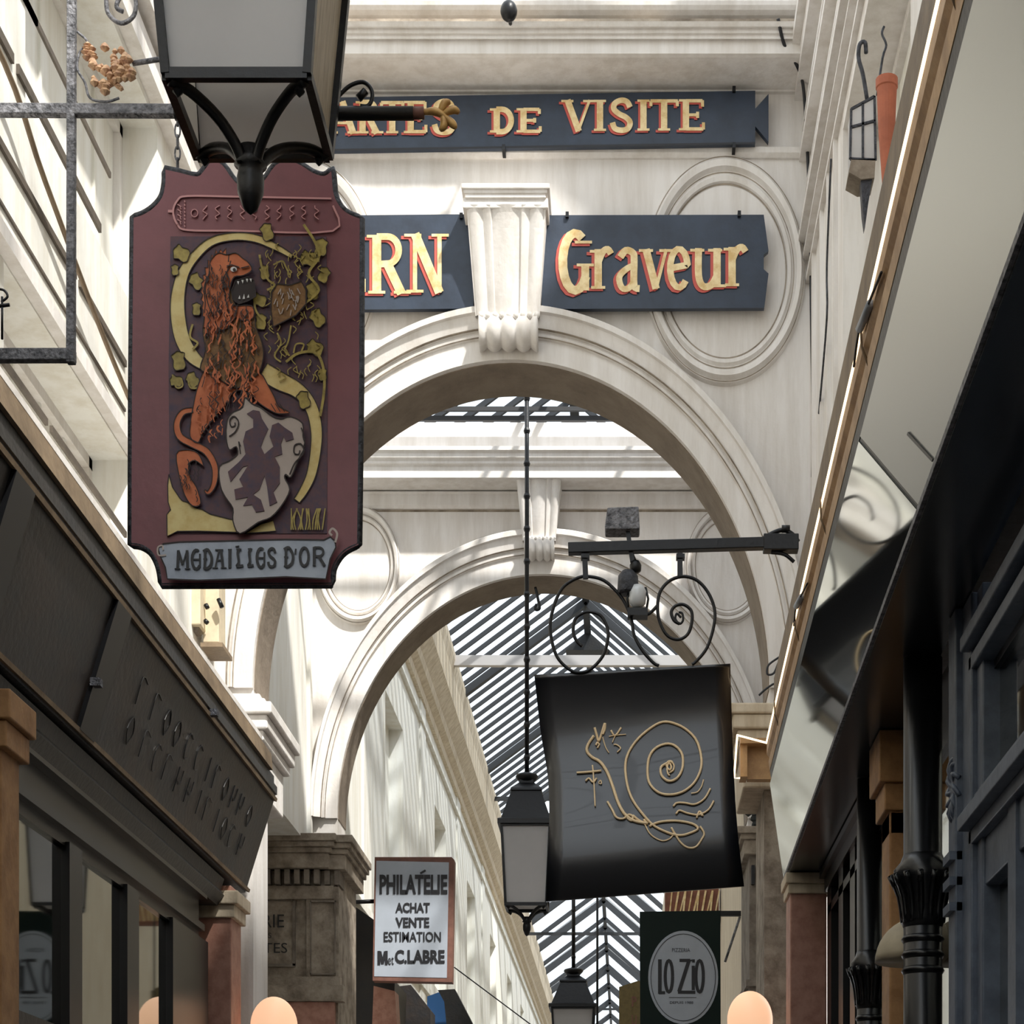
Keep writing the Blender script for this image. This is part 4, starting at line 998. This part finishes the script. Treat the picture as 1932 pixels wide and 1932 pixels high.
for i in range(70):
    x0 = random.uniform(650, 850); y0 = random.uniform(860, 1250); dk.ribbon(sm(SA([(x0, y0), (x0 + random.uniform(-18, 18), y0 + 20), (x0 + random.uniform(-15, 15), y0 + 48)]), 3), 1.4, L(9.5), .002)
for i in range(40):
    x0 = random.uniform(600, 800); y0 = random.uniform(250, 560); (lo if i % 3 else dk).ribbon(sm(SB([(x0, y0), (x0 - random.uniform(0, 25), y0 + 25), (x0 + random.uniform(-10, 15), y0 + 55)]), 3), 1.7, L(9), .002)
for i in range(22):
    x0 = random.uniform(440, 600); y0 = random.uniform(720, 1050); dk.ribbon(sm(SB([(x0, y0), (x0 + 12, y0 + 22), (x0 + 5, y0 + 45)]), 3), 1.5, L(9), .002)
for x0 in (1180, 1215, 1250): dk.ribbon(SB([(x0, 300), (x0 + 40, 365)]), 1.6, L(9), .002)
lo.build('mane_strand', 'lion', t); dk.build('mane_line', 'dark_line', t)
o = outlined('coat_of_arms', [sm(SB([(975, 250), (1030, 300), (1100, 330), (1190, 400), (1260, 420), (1340, 405), (1430, 455), (1435, 560), (1450, 640), (1400, 740), (1340, 880), (1300, 860), (1290, 890), (1330, 980), (1270, 1100), (1180, 1200), (1080, 1240), (935, 1330), (880, 1230), (880, 1130), (820, 1040), (780, 950), (772, 800), (850, 755), (915, 700), (905, 640), (850, 665), (825, 560), (832, 440), (870, 375), (955, 330)]), 3, True)], 'shield', 10, 2.2)
mb = MB()
mb.px(SB([(990, 380), (1040, 350), (1090, 360), (1110, 420), (1160, 500), (1130, 560), (1100, 640), (1130, 700), (1200, 640), (1170, 560), (1190, 470), (1240, 450), (1290, 490), (1350, 530), (1360, 580), (1300, 600), (1280, 560), (1260, 620), (1270, 700), (1210, 720), (1250, 800), (1250, 930), (1200, 1000), (1230, 1080), (1170, 1110), (1150, 960), (1130, 870), (1090, 980), (1040, 1020), (1100, 1060), (1130, 1150), (1060, 1160), (1030, 1100), (960, 1110), (1000, 1040), (900, 1060), (890, 980), (960, 960), (930, 900), (1000, 790), (960, 800), (860, 920), (840, 840), (930, 760), (980, 700), (960, 600), (980, 520), (1040, 490), (1040, 420)]), L(11), .003)
mb.build('heraldic_beast', 'maroon_dark', o)
mb = MB()
mb.ribbon(sm(SB([(940, 640), (925, 600), (940, 700)]), 3), 2, L(11)); mb.ribbon(sm(SB([(850, 560), (900, 520), (925, 450), (890, 400), (855, 430), (865, 480), (895, 475), (895, 450)]), 5), 2.4, L(11)); mb.ribbon(sm(SB([(1330, 860), (1370, 770), (1440, 690), (1420, 620), (1370, 630), (1365, 690), (1400, 700), (1410, 670)]), 5), 2.4, L(11)); mb.ribbon(sm(SB([(1420, 490), (1450, 580), (1440, 640)]), 4), 2, L(11))
mb.build('scroll_line', 'dark_line', o)
outlined('title_scroll', [SB([(285, 1440), (330, 1410), (460, 1395), (900, 1385), (1300, 1375), (1600, 1380), (1650, 1355), (1690, 1390), (1695, 1440), (1650, 1530), (1615, 1690), (1300, 1672), (900, 1690), (600, 1700), (360, 1690), (345, 1600), (300, 1500)])], 'silver_blue', 12, 2.6)
mb = MB(); mb.ribbon(sm(SB([(1690, 1400), (1705, 1330), (1670, 1290), (1645, 1320), (1665, 1345)]), 5), 4, L(13)); mb.ribbon(sm(SB([(350, 1500), (290, 1500), (285, 1440), (320, 1425), (325, 1460)]), 4), 3, L(13)); mb.build('scroll_curl', 'shield', t)
mb = MB()
xs = [(430, 530, 'm'), (545, 630, 'k'), (640, 720, 'd'), (730, 820, 'q'), (830, 880, 'i'), (890, 970, 'l'), (985, 1050, 'l'), (1060, 1140, 'k'), (1150, 1225, 'S'), (1280, 1365, 'd'), (1400, 1490, 'O'), (1500, 1620, 'R')]
for x0, x1, ch in xs:
    (u0, v0), (u1, v1) = SB([(x0, 1462), (x1, 1612)]); r_ = -(x0 - 430) * .006; glyph(mb, ch, u0, u1, v0 + r_, v1 + r_, L(13.5), 5.6, 2, tick=ch in 'mq')
mb.ribbon(SB([(1378, 1450), (1372, 1490)]), 3, L(13.5)); mb.ribbon(SB([(900, 1432), (930, 1428)]), 2, L(13.5))
mb.build('lettering', 'ink', t, "black gothic letters reading MEDAILLES D'OR")
# iron frame carrying the sign
t = thing('sign_bracket', P(136, 690, 6.05), 'square grey iron wall bracket at top left carrying the maroon sign', 'bracket')
Yi = 6.05
mb = MB(); c = Yi / F
for a, b, wd in (((136, -260), (134, 686), 17), ((-430, 206), (352, 210), 20), ((-430, 672), (142, 671), 22)):
    mb.bar(P(*a, Yi), P(*b, Yi), wd * c * .9, wd * c)
pieces(mb, 'iron_bar', 'worn_iron', t, bevel=.003)
mb = MB(); mb.ptube(sm([(200, -10), (204, 25), (228, 44), (252, 30), (256, 0), (244, -14), (226, -4), (220, 14), (232, 22)], 5), Yi, .007)
mb.ptube(sm([(146, 60), (165, 80), (150, 100), (146, 130), (160, 155), (170, 185), (200, 192), (225, 185)], 5), Yi, .004); mb.ptube([(250, 120), (300, 112)], Yi, .008)
mb.build('scrollwork', 'worn_iron', t)
mb = MB(); random.seed(4)
for i in range(60):
    a = random.uniform(0, 2 * math.pi); rr = random.uniform(0, 1) ** .6
    u = 210 + 40 * rr * math.cos(a); v = 130 + 46 * rr * math.sin(a); x, y, z = P(u, v, Yi - .02 * random.random()); r_ = random.uniform(.008, .018)
    mb.lathe([(.001, z - r_), (r_, z - r_ * .2), (r_ * .6, z + r_ * .6), (.001, z + r_)], x, y, 7, random.random())
for i in range(14):
    u = 165 + random.uniform(-8, 12); v = 95 + random.uniform(-10, 15); x, y, z = P(u, v, Yi); mb.lathe([(.001, z - .012), (.014, z), (.001, z + .012)], x, y, 7)
mb.build('rose_ornament', 'rose_relief', t, 'pinkish gilded flower cluster')
def chain(mb, u, v0, v1, Y):
    n = 5; h = (v1 - v0) / n
    for i in range(n):
        cu, cv = u, v0 + h * (i + .5); pts = []
        for k in range(12):
            a = 2 * math.pi * k / 12; ox = 5 * math.cos(a); x, y, z = P(cu, cv + h * .62 * math.sin(a), Y)
            pts.append((x + (ox * Y / F if i % 2 else 0), y + (0 if i % 2 else ox * Y / F), z))
        mb.tube(pts, .003, 6, closed=True)
mb = MB(); chain(mb, 335, 214, 322, Yi); tag(mb.build('chain', 'worn_iron'), 'short iron chain hanging the left corner of the maroon sign', 'chain')
mb = MB()
for u in (10,): mb.ptube(sm([(-6, 545), (8, 548), (14, 560), (2, 570)], 4), 6.0, .004); mb.ptube([(4, 560), (4, 640)], 6.0, .004); mb.ptube([(-5, 578), (18, 575)], 6.0, .006)
mb.build('wire_ornament', 'black_iron', t)

# ------------------------------------------------------------------ snail sign
YN = 9.6
t = thing('hanging_sign', P(1210, 1700, YN), 'curved black sheet sign with a gold line drawing of a snail', 'hanging sign')
Lk = sm([(1008, 1273), (1020, 1380), (1034, 1470), (1036, 1560), (1032, 1640), (1030, 1701)], 5); Rk = sm([(1378, 1252), (1380, 1330), (1383, 1420), (1388, 1520), (1395, 1600), (1404, 1672)], 5)
def YS_(k): return YN + .075 * math.sin(2 * math.pi * k)
def spt(a, k, off=0):
    n = len(Lk) - 1; i = min(int(k * n), n - 1); f_ = k * n - i
    l = [Lk[i][j] * (1 - f_) + Lk[i + 1][j] * f_ for j in (0, 1)]; r_ = [Rk[i][j] * (1 - f_) + Rk[i + 1][j] * f_ for j in (0, 1)]
    u = l[0] + (r_[0] - l[0]) * a; v = l[1] + (r_[1] - l[1]) * a
    Yq = YS_(k); x, y, z = P(u, v, Yq); return (x, y - off, z)
mb = MB(); n = 40; m_ = 12; vs = [spt(j / m_, i / n) for i in range(n + 1) for j in range(m_ + 1)]; N1 = len(vs)
vs += [spt(j / m_, i / n, -.012) for i in range(n + 1) for j in range(m_ + 1)]
fs = []
for i in range(n):
    for j in range(m_):
        a = i * (m_ + 1) + j; fs.append((a, a + 1, a + m_ + 2, a + m_ + 1)); fs.append((N1 + a, N1 + a + m_ + 1, N1 + a + m_ + 2, N1 + a + 1))
for i in range(n):
    for j in (0, m_): a = i * (m_ + 1) + j; fs.append((a, a + m_ + 1, N1 + a + m_ + 1, N1 + a))
for j in range(m_):
    for i in (0, n): a = i * (m_ + 1) + j; fs.append((a, a + 1, N1 + a + 1, N1 + a))
mb.add(vs, fs, True); mb.build('sheet', 'banner_black', t)
def onsheet(u, v):     # pixel -> point a little in front of the sheet
    k = (v - 1262) / 425; k = max(0, min(1, k))
    for _ in range(3):
        l = spt(0, k); n_ = len(Lk) - 1; i = min(int(k * n_), n_ - 1); f_ = k * n_ - i
        vl = Lk[i][1] * (1 - f_) + Lk[i + 1][1] * f_; vr = Rk[i][1] * (1 - f_) + Rk[i + 1][1] * f_; ul = Lk[i][0]; ur = Rk[i][0]
        vc = vl + (vr - vl) * (u - ul) / (ur - ul); k += (v - vc) / 425; k = max(0, min(1, k))
    return P(u, v, YS_(k) - .008)
SN = lambda pts: T(1000, 1220, .2588, pts)
mb = MB()
def draw(pts, wd, n=5):
    p = sm(SN(pts), n); mb.tube([onsheet(u, v) for u, v in p], wd, 6)
draw([(1040, 850), (1030, 835), (1005, 840), (995, 870), (1020, 900), (1030, 875), (1020, 850)], .005)
draw([(1020, 940), (1005, 925), (1000, 880), (1020, 840), (1048, 860), (1045, 900), (1015, 920)], .0045)
draw([(1000, 850), (955, 880), (960, 940), (1010, 980), (1070, 960), (1110, 890), (1110, 790), (1060, 725), (990, 710), (910, 745), (865, 820), (858, 940), (880, 1010), (940, 1065), (1020, 1080), (1110, 1060), (1190, 1000), (1240, 910), (1250, 820), (1225, 710), (1180, 640), (1100, 580), (990, 548), (900, 580), (790, 670), (720, 770), (695, 870), (710, 1010), (750, 1120), (830, 1230), (910, 1310), (1030, 1365), (1110, 1375), (1190, 1350), (1225, 1325), (1180, 1290), (1060, 1270), (940, 1280), (870, 1310)], .0068, 4)
draw([(470, 590), (485, 640), (500, 690), (520, 640), (545, 560), (545, 600), (530, 640)], .0065)
draw([(480, 720), (490, 700), (505, 715), (490, 740)], .005)
draw([(465, 650), (425, 710), (415, 760), (450, 805), (510, 840), (560, 910), (600, 1010), (640, 1130), (690, 1220), (760, 1270), (860, 1290)], .008)
draw([(530, 660), (550, 730), (575, 775)], .003)
draw([(565, 1130), (600, 1190), (630, 1245), (680, 1255), (720, 1225), (750, 1240), (740, 1270), (710, 1250)], .006)
draw([(750, 1230), (800, 1270), (850, 1290), (830, 1260)], .006)
draw([(835, 1290), (880, 1370), (960, 1415), (1020, 1400), (1050, 1360)], .004)
draw([(1030, 1320), (1060, 1370), (1100, 1430), (1150, 1465), (1210, 1460), (1255, 1400), (1270, 1360), (1240, 1310)], .0055)
draw([(1175, 1070), (1220, 1060), (1250, 1020), (1265, 970)], .0035)
draw([(1045, 1165), (1070, 1140), (1130, 1140), (1200, 1150), (1270, 1110), (1315, 1035)], .0055)
draw([(1065, 1220), (1090, 1195), (1150, 1215), (1230, 1225), (1300, 1190), (1340, 1125)], .0055)
draw([(1215, 1250), (1235, 1200), (1260, 1235), (1240, 1215)], .005)
draw([(340, 920), (420, 915), (520, 905)], .006); draw([(455, 865), (462, 930), (470, 1060), (475, 1165)], .004); draw([(405, 980), (430, 960), (460, 990), (485, 960)], .005)
draw([(500, 990), (515, 975), (520, 1000), (500, 995)], .003)
draw([(590, 610), (620, 650), (665, 590)], .005); draw([(575, 655), (640, 645), (700, 640)], .003); draw([(620, 650), (600, 700)], .003); draw([(610, 715), (630, 715), (660, 740), (635, 770)], .004)
mb.build('snail_drawing', 'banner_gold', t, 'gold line drawing of a snail')
# its bracket
t = thing('sign_bracket', P(1500, 1030, YN), 'horizontal dark iron beam with spiral scrolls holding the snail sign', 'bracket')
k = YN / F
mb = MB(); mb.bar(P(1072, 1036, YN), P(1470, 1025, YN), 20 * k, 20 * k); mb.bar(P(1440, 1026, YN), P(1506, 1026, YN), 28 * k, 30 * k)
mb.build('beam', 'black_iron', t, bevel=.004)
mb = MB()
mb.ptube(sm([(1440, 1016), (1460, 1005), (1478, 1000), (1495, 1008), (1506, 1022)], 4), YN, .012); mb.ptube([(1475, 998), (1490, 998)], YN, .02); mb.ptube(sm([(1455, 1042), (1480, 1046), (1498, 1060)], 4), YN, .01)
mb.build('wall_fixing', 'black_iron', t)
sp = lambda pts: T(1000, 860, .2588, pts)
mb = MB()
mb.bar(P(1103, 1044, YN), P(1105, 1092, YN), 10 * k, 8 * k); mb.bar(P(1283, 1044, YN), P(1283, 1088, YN), 10 * k, 8 * k)
mb.pbox(1096, 1112, 1044, 1052, YN - .02, .05); mb.pbox(1276, 1292, 1044, 1052, YN - .02, .05)
pieces(mb, 'drop_rod', 'black_iron', t)
mb = MB()
mb.ptube(sm(sp([(380, 1390), (340, 1350), (315, 1280), (330, 1190), (390, 1145), (450, 1140), (520, 1170), (565, 1260), (565, 1350), (530, 1460), (450, 1550), (370, 1580), (290, 1560), (200, 1470), (155, 1330), (150, 1200), (190, 1050), (250, 950), (350, 890), (430, 880), (540, 910), (640, 1000), (700, 1090), (740, 1200), (760, 1310), (820, 1420), (900, 1510), (940, 1530)]), 5), YN, [.0085] * 136, 8)
mb.ptube(sm(sp([(1100, 1180), (1070, 1150), (1060, 1190), (1090, 1225), (1115, 1200), (1110, 1150), (1085, 1140)]), 4), YN, .006)
mb.ptube(sm(sp([(1090, 1225), (1050, 1200), (1030, 1140), (1060, 1095), (1120, 1085), (1175, 1130), (1180, 1210), (1150, 1300), (1080, 1340), (1000, 1310), (945, 1210), (930, 1100), (950, 990), (1020, 910), (1120, 880), (1220, 910), (1300, 1000), (1345, 1120), (1340, 1240), (1290, 1400), (1210, 1500), (1180, 1520)]), 5), YN, .0085)
mb.ptube(sm(sp([(735, 1160), (800, 1165), (870, 1150), (930, 1090)]), 4), YN, .0085)
mb.build('spiral_scroll', 'black_iron', t)
# floodlight and small lamp on the beam
t = thing('floodlight', P(1176, 1000, YN), 'grey box floodlight standing up from the snail sign beam', 'lamp')
MB().px([(1146, 957), (1205, 955), (1207, 993), (1206, 998), (1142, 998), (1141, 992)], YN - .04, .12).build('housing', 'worn_iron', t, bevel=.006)
MB().bar(P(1184, 1000, YN), P(1193, 1060, YN), 8 * k, 8 * k).build('stem', 'black_iron', t)
t = thing('spotlight', P(1195, 1160, YN), 'small grey wire caged lamp hanging below the sign beam', 'lamp')
mb = MB(); x, y, z = P(1199, 1070, YN); mb.lathe([(.02, z + .03), (.03, z + .01), (.028, z - .02), (.015, z - .03)], x, y, 14); mb.tube([(x, y, z + .03), P(1193, 1045, YN)], .007); mb.build('joint', 'black_iron', t)
mb = MB(); x, y, z = P(1185, 1098, YN); mb.lathe([(.03, z + .055), (.05, z + .03), (.055, z - .05), (.05, z - .06)], x, y, 14); mb.build('lamp_body', 'grey_iron', t)
mb = MB(); x, y, z = P(1203, 1128, YN - .02)
mb.lathe([(.03, z + .06), (.045, z + .03), (.04, z - .03), (.02, z - .05)], x, y, 14); mb.build('bulb', 'clear_bulb', t)
mb = MB()
for s_ in (-1, 1): mb.ptube([(1203 + 15 * s_, 1108), (1203 + 20 * s_, 1130), (1203 + 16 * s_, 1155)], YN - .02, .006)
mb.pbox(1184, 1222, 1146, 1160, YN - .05, .08); mb.build('guard', 'black_iron', t)

# ------------------------------------------------------------------ philatelie sign
Yp = 17.9
t = thing('shop_sign', P(780, 1855, Yp), 'grey-blue box sign reading PHILATELIE ACHAT VENTE ESTIMATION', 'shop sign')
MB().px([(707, 1617), (852, 1617), (857, 1622), (853, 1853), (703, 1850)], Yp, .16).build('box', 'rust', t)
MB().px([(710, 1624), (847, 1627), (843, 1845), (706, 1842)], Yp - .004, .02).build('face', 'philatelie_blue', t)
Yt = Yp - .01
for txt_, a_, b_, c_, d_, w_ in (('PHILATELIE', 716, 844, 1650, 1687, .04), ('ACHAT', 746, 811, 1703, 1722, .035), ('VENTE', 746, 810, 1731, 1750, .035), ('ESTIMATION', 724, 832, 1758, 1777, .018), ('C.LABRE', 745, 839, 1792, 1818, .04), ('et', 732, 743, 1805, 1820, 0), ('M', 713, 731, 1794, 1820, 0)):
    mb = MB()
    if txt_ == 'M':
        for q_, k_ in (([(715, 1794), (715, 1820)], 5), ([(717, 1795), (722, 1818)], 5), ([(727, 1795), (722, 1818)], 5), ([(729, 1794), (729, 1820)], 5)): mb.ribbon(q_, k_, Yt)
    else: text_mb(mb, txt_, a_, b_, c_, d_, Yt, bold=w_)
    if txt_ == 'PHILATELIE': mb.ribbon([(793, 1648), (803, 1642)], 4, Yt)
    mb.build('lettering', 'ink', t, 'black capitals')
MB().tube([P(720, 1700, Yp + .08), (XL, Yp + .08, PZ(1700, Yp))], .02).build('bracket', 'black_iron', t)
# lo zio sign
Yz = 18.2
t = thing('hanging_sign', P(1284, 1960, Yz), 'dark green sign with a silver oval reading LO ZIO', 'hanging sign')
MB().px([(1207, 1720), (1359, 1718), (1360, 1990), (1208, 1990)], Yz, .04).build('panel', 'green_black', t)
MB().px([(1289 + 66 * math.cos(a * math.pi / 24), 1844 + 88 * math.sin(a * math.pi / 24)) for a in range(48)], Yz - .006, .006).build('silver_oval', 'philatelie_blue', t)
mb = MB(); mb.ribbon([(1289 + 61 * math.cos(a * math.pi / 24), 1844 + 82 * math.sin(a * math.pi / 24)) for a in range(49)], 1.2, Yz - .009)
for u0, u1 in ((1243, 1256), (1281, 1311)):
    mb.ribbon([(u0 + 1, 1810 if u0 < 1260 else 1812), (u0 + (0 if u0 < 1260 else u1 - u0 - 3), 1810 if u0 < 1260 else 1812)], 3, Yz - .009) if u0 > 1260 else None
mb.ribbon([(1245, 1810), (1245, 1875)], 7, Yz - .009); mb.ribbon([(1243, 1873), (1255, 1873)], 6, Yz - .009)
mb.ribbon(arc(1262, 1842, 7, 30, 0, 360, 20), 6, Yz - .009)
mb.ribbon([(1282, 1812), (1302, 1812)], 6, Yz - .009); mb.ribbon([(1300, 1812), (1281, 1871)], 7, Yz - .009); mb.ribbon([(1279, 1872), (1312, 1872)], 6, Yz - .009)
mb.ribbon([(1308, 1822), (1308, 1868)], 6, Yz - .009); mb.ribbon([(1306, 1813), (1311, 1813)], 6, Yz - .009)
mb.ribbon(arc(1320, 1842, 7, 30, 0, 360, 20), 6, Yz - .009)
text_mb(mb, 'PIZZERIA', 1268, 1302, 1789, 1796, Yz - .009); text_mb(mb, 'DEPUIS 1988', 1264, 1308, 1889, 1894, Yz - .009)
mb.ribbon([(1262, 1882), (1314, 1882)], 1, Yz - .009)
mb.build('lettering', 'ink', t, 'black narrow lettering')
MB().bar(P(1359, 1724, Yz), P(1398, 1724, Yz), .04, .05).build('bracket', 'black_iron', t)
MB().tube([P(1396, 1730, Yz), P(1368, 1815, Yz)], .012).build('stay', 'worn_iron', t)
# ochre sign right of the distant lantern
Yo = 22
t = thing('shop_sign', P(1190, 1960, Yo), 'small ochre sign partly hidden behind the green sign', 'shop sign')
MB().px([(1168, 1862), (1205, 1850), (1240, 1870), (1240, 1990), (1168, 1990)], Yo, .05).build('board', 'ochre_sign', t)
mb = MB(); text_mb(mb, 'P', 1192, 1201, 1880, 1899, Yo - .01, bold=.02); text_mb(mb, 'U', 1192, 1201, 1915, 1934, Yo - .01, bold=.02); mb.build('lettering', 'rust', t)

# dark awnings at the lower middle left
def awn(pts, Y, d, m, label, name='awning'):
    tag(MB().px(pts, Y, d).build(name, m), label, 'awning')
awn([(664, 1706), (705, 1735), (712, 1850), (745, 1850), (740, 1980), (664, 1980)], 18.6, 1.0, 'dark_wood', 'dark shop canopy below and behind the PHILATELIE sign')
awn([(705, 1860), (745, 1870), (752, 1990), (700, 1990)], 18.3, .3, 'pink_marble', 'pink stone pier under the PHILATELIE sign', 'stone_pier')
awn([(742, 1862), (775, 1858), (812, 1905), (812, 1990), (742, 1990)], 20, .5, 'fascia_dark', 'dark awning between the pink pier and the blue cloth')
awn([(806, 1880), (828, 1872), (842, 1895), (850, 1990), (804, 1990)], 21.5, .3, 'blue_cloth', 'bright blue cloth awning at the bottom edge')
awn([(826, 1868), (858, 1866), (892, 1932), (900, 1990), (848, 1990), (838, 1890)], 21, .3, 'dark_wood', 'slanting dark awning right of the blue cloth')
mb = MB().ptube([(857, 1825), (1000, 1932), (1030, 1955)], 18.6, .006)
tag(mb.build('cable', 'ink'), 'thin dark cable slanting down from the PHILATELIE sign', 'cable')

# ------------------------------------------------------------------ small fittings
# electrical boxes under the maroon sign
Yx = 11.9
t = thing('junction_box', P(365, 1185, Yx), 'cream cable box on the wall just below the maroon sign', 'box')
MB().pbox(341, 378, 1080, 1178, Yx, .2).build('box', 'box_cream', t, bevel=.006)
MB().px([(348, 1178), (378, 1178), (372, 1192), (352, 1190)], Yx + .05, .1).build('cable_gland', 'old_stone', t)
t = thing('junction_box', P(400, 1222, Yx), 'taller beige cable box right of the cream box', 'box')
MB().pbox(383, 413, 1080, 1212, Yx + .15, .2).build('box', 'box_cream', t, bevel=.006)
MB().pbox(378, 420, 1212, 1220, Yx + .1, .3).build('base_plate', 'brown_wood', t)
mb = MB()
for a, b in (((388, 1140), (392, 1148)), ((386, 1170), (392, 1176)), ((412, 1130), (419, 1146))): mb.ptube([a, b], Yx + .1, .014)
pieces(mb, 'cable_loop', 'black_iron', t)
# flood lamp on left cornice
t = thing('floodlight', P(345, 1272, 10.6), 'small black floodlight with grey lid on the left cornice', 'lamp')
MB().px([(322, 1218), (345, 1224), (352, 1240), (350, 1282), (322, 1275)], 10.6, .12).build('housing', 'black_iron', t)
MB().px([(308, 1196), (322, 1192), (352, 1214), (340, 1222)], 10.58, .1).build('lid', 'white_enamel', t)
# hanging wall lantern and terracotta pipe on the right
Yw = 8.2
t = thing('wall_lantern', P(1630, 345, Yw), 'old grey caged lantern on a hook against the right wall', 'lantern')
MB().px([(1606, 206), (1650, 182), (1653, 300), (1606, 300)], Yw, .12).build('cage', 'milk_glass', t)
mb = MB()
for a, b in (((1606, 206), (1650, 182)), ((1606, 206), (1604, 300)), ((1650, 182), (1652, 302)), ((1606, 240), (1651, 228)), ((1604, 300), (1652, 302)), ((1628, 195), (1628, 300))): mb.bar(P(*a, Yw - .005), P(*b, Yw - .005), .01, .01)
mb.build('cage_wire', 'grey_iron', t)
MB().px([(1602, 325), (1606, 300), (1652, 300), (1650, 335), (1625, 338)], Yw - .01, .14).build('base', 'stone_dark', t)
mb = MB(); mb.px([(1624, 337), (1646, 337), (1638, 385), (1632, 430), (1628, 400)], Yw, .05); mb.ptube(sm([(1636, 188), (1628, 140), (1620, 110), (1622, 84), (1632, 80), (1634, 100)], 4), Yw, .009); mb.build('hook', 'grey_iron', t)
t = thing('terracotta_pipe', P(1672, 300, 7.9), 'orange terracotta pipe stub on the right wall beside the old lantern', 'pipe')
x, y, z0 = P(1673, 300, 7.9); z1 = PZ(150, 7.9)
MB().lathe([(.018, z0 - .12), (.034, z0 + .1), (.042, z1 - .04), (.046, z1 - .035), (.046, z1), (.036, z1)], x, y, 20, smooth=False).build('pipe', 'terracotta', t)
MB().ptube(sm([(1655, 180), (1665, 110), (1672, 85), (1664, 64), (1668, 50)], 4), 7.9, .005).build('wire', 'grey_iron', t)
# cables on the right corner
mb = MB(); mb.ptube(sm([(1468, 35, 12.0), (1480, 85, 12.1), (1503, 122, 12.2), (1515, 160, 12.3), (1521, 240, 12.38), (1528, 400, 12.4), (1531, 600, 12.4), (1534, 800, 12.4), (1533, 900, 12.4)], 5), 12.4, .011)
tag(mb.build('cable', 'ink'), 'black cable running down the corner right of the signboards', 'cable')
mb = MB(); mb.ptube(sm([(1568, 300, 10.6), (1560, 500, 11.0), (1560, 600, 11.0), (1545, 780, 11.7)], 4), 11, .006)
tag(mb.build('cable', 'grey_iron'), 'thin grey cable on the right wall below the mouldings', 'cable')
mb = MB(); mb.tube(sm([(XL + .05, 5.6, ZC + 4.95), (XL + .06, 7.9, ZC + 5.05), (XL + .06, 8.7, ZC + 4.85), (XL + .06, 9.7, ZC + 4.6), (XL + .06, 10.6, ZC + 4.45)], 6), .013, 8)
tag(mb.build('cable', 'brown_wood'), 'thick brown cable sagging along the white left wall', 'cable')
mb = MB(); mb.ptube(sm([(1470, 1240), (1450, 1255), (1448, 1272), (1460, 1270), (1468, 1252)], 5), 12.42, .007); mb.ptube(sm([(1432, 1312), (1445, 1300), (1462, 1290), (1466, 1302)], 5), 12.42, .007)
tag(mb.build('wire_loop', 'ink'), 'black wire loops on top of the right impost', 'cable')
mb = MB(); mb.ptube(sm([(1010, 1108), (1015, 1130), (1018, 1148), (1010, 1150), (1012, 1140)], 4), 16.5, .012)
tag(mb.build('hook', 'black_iron'), 'small black hook beside the lantern rod under the far arch', 'hook')
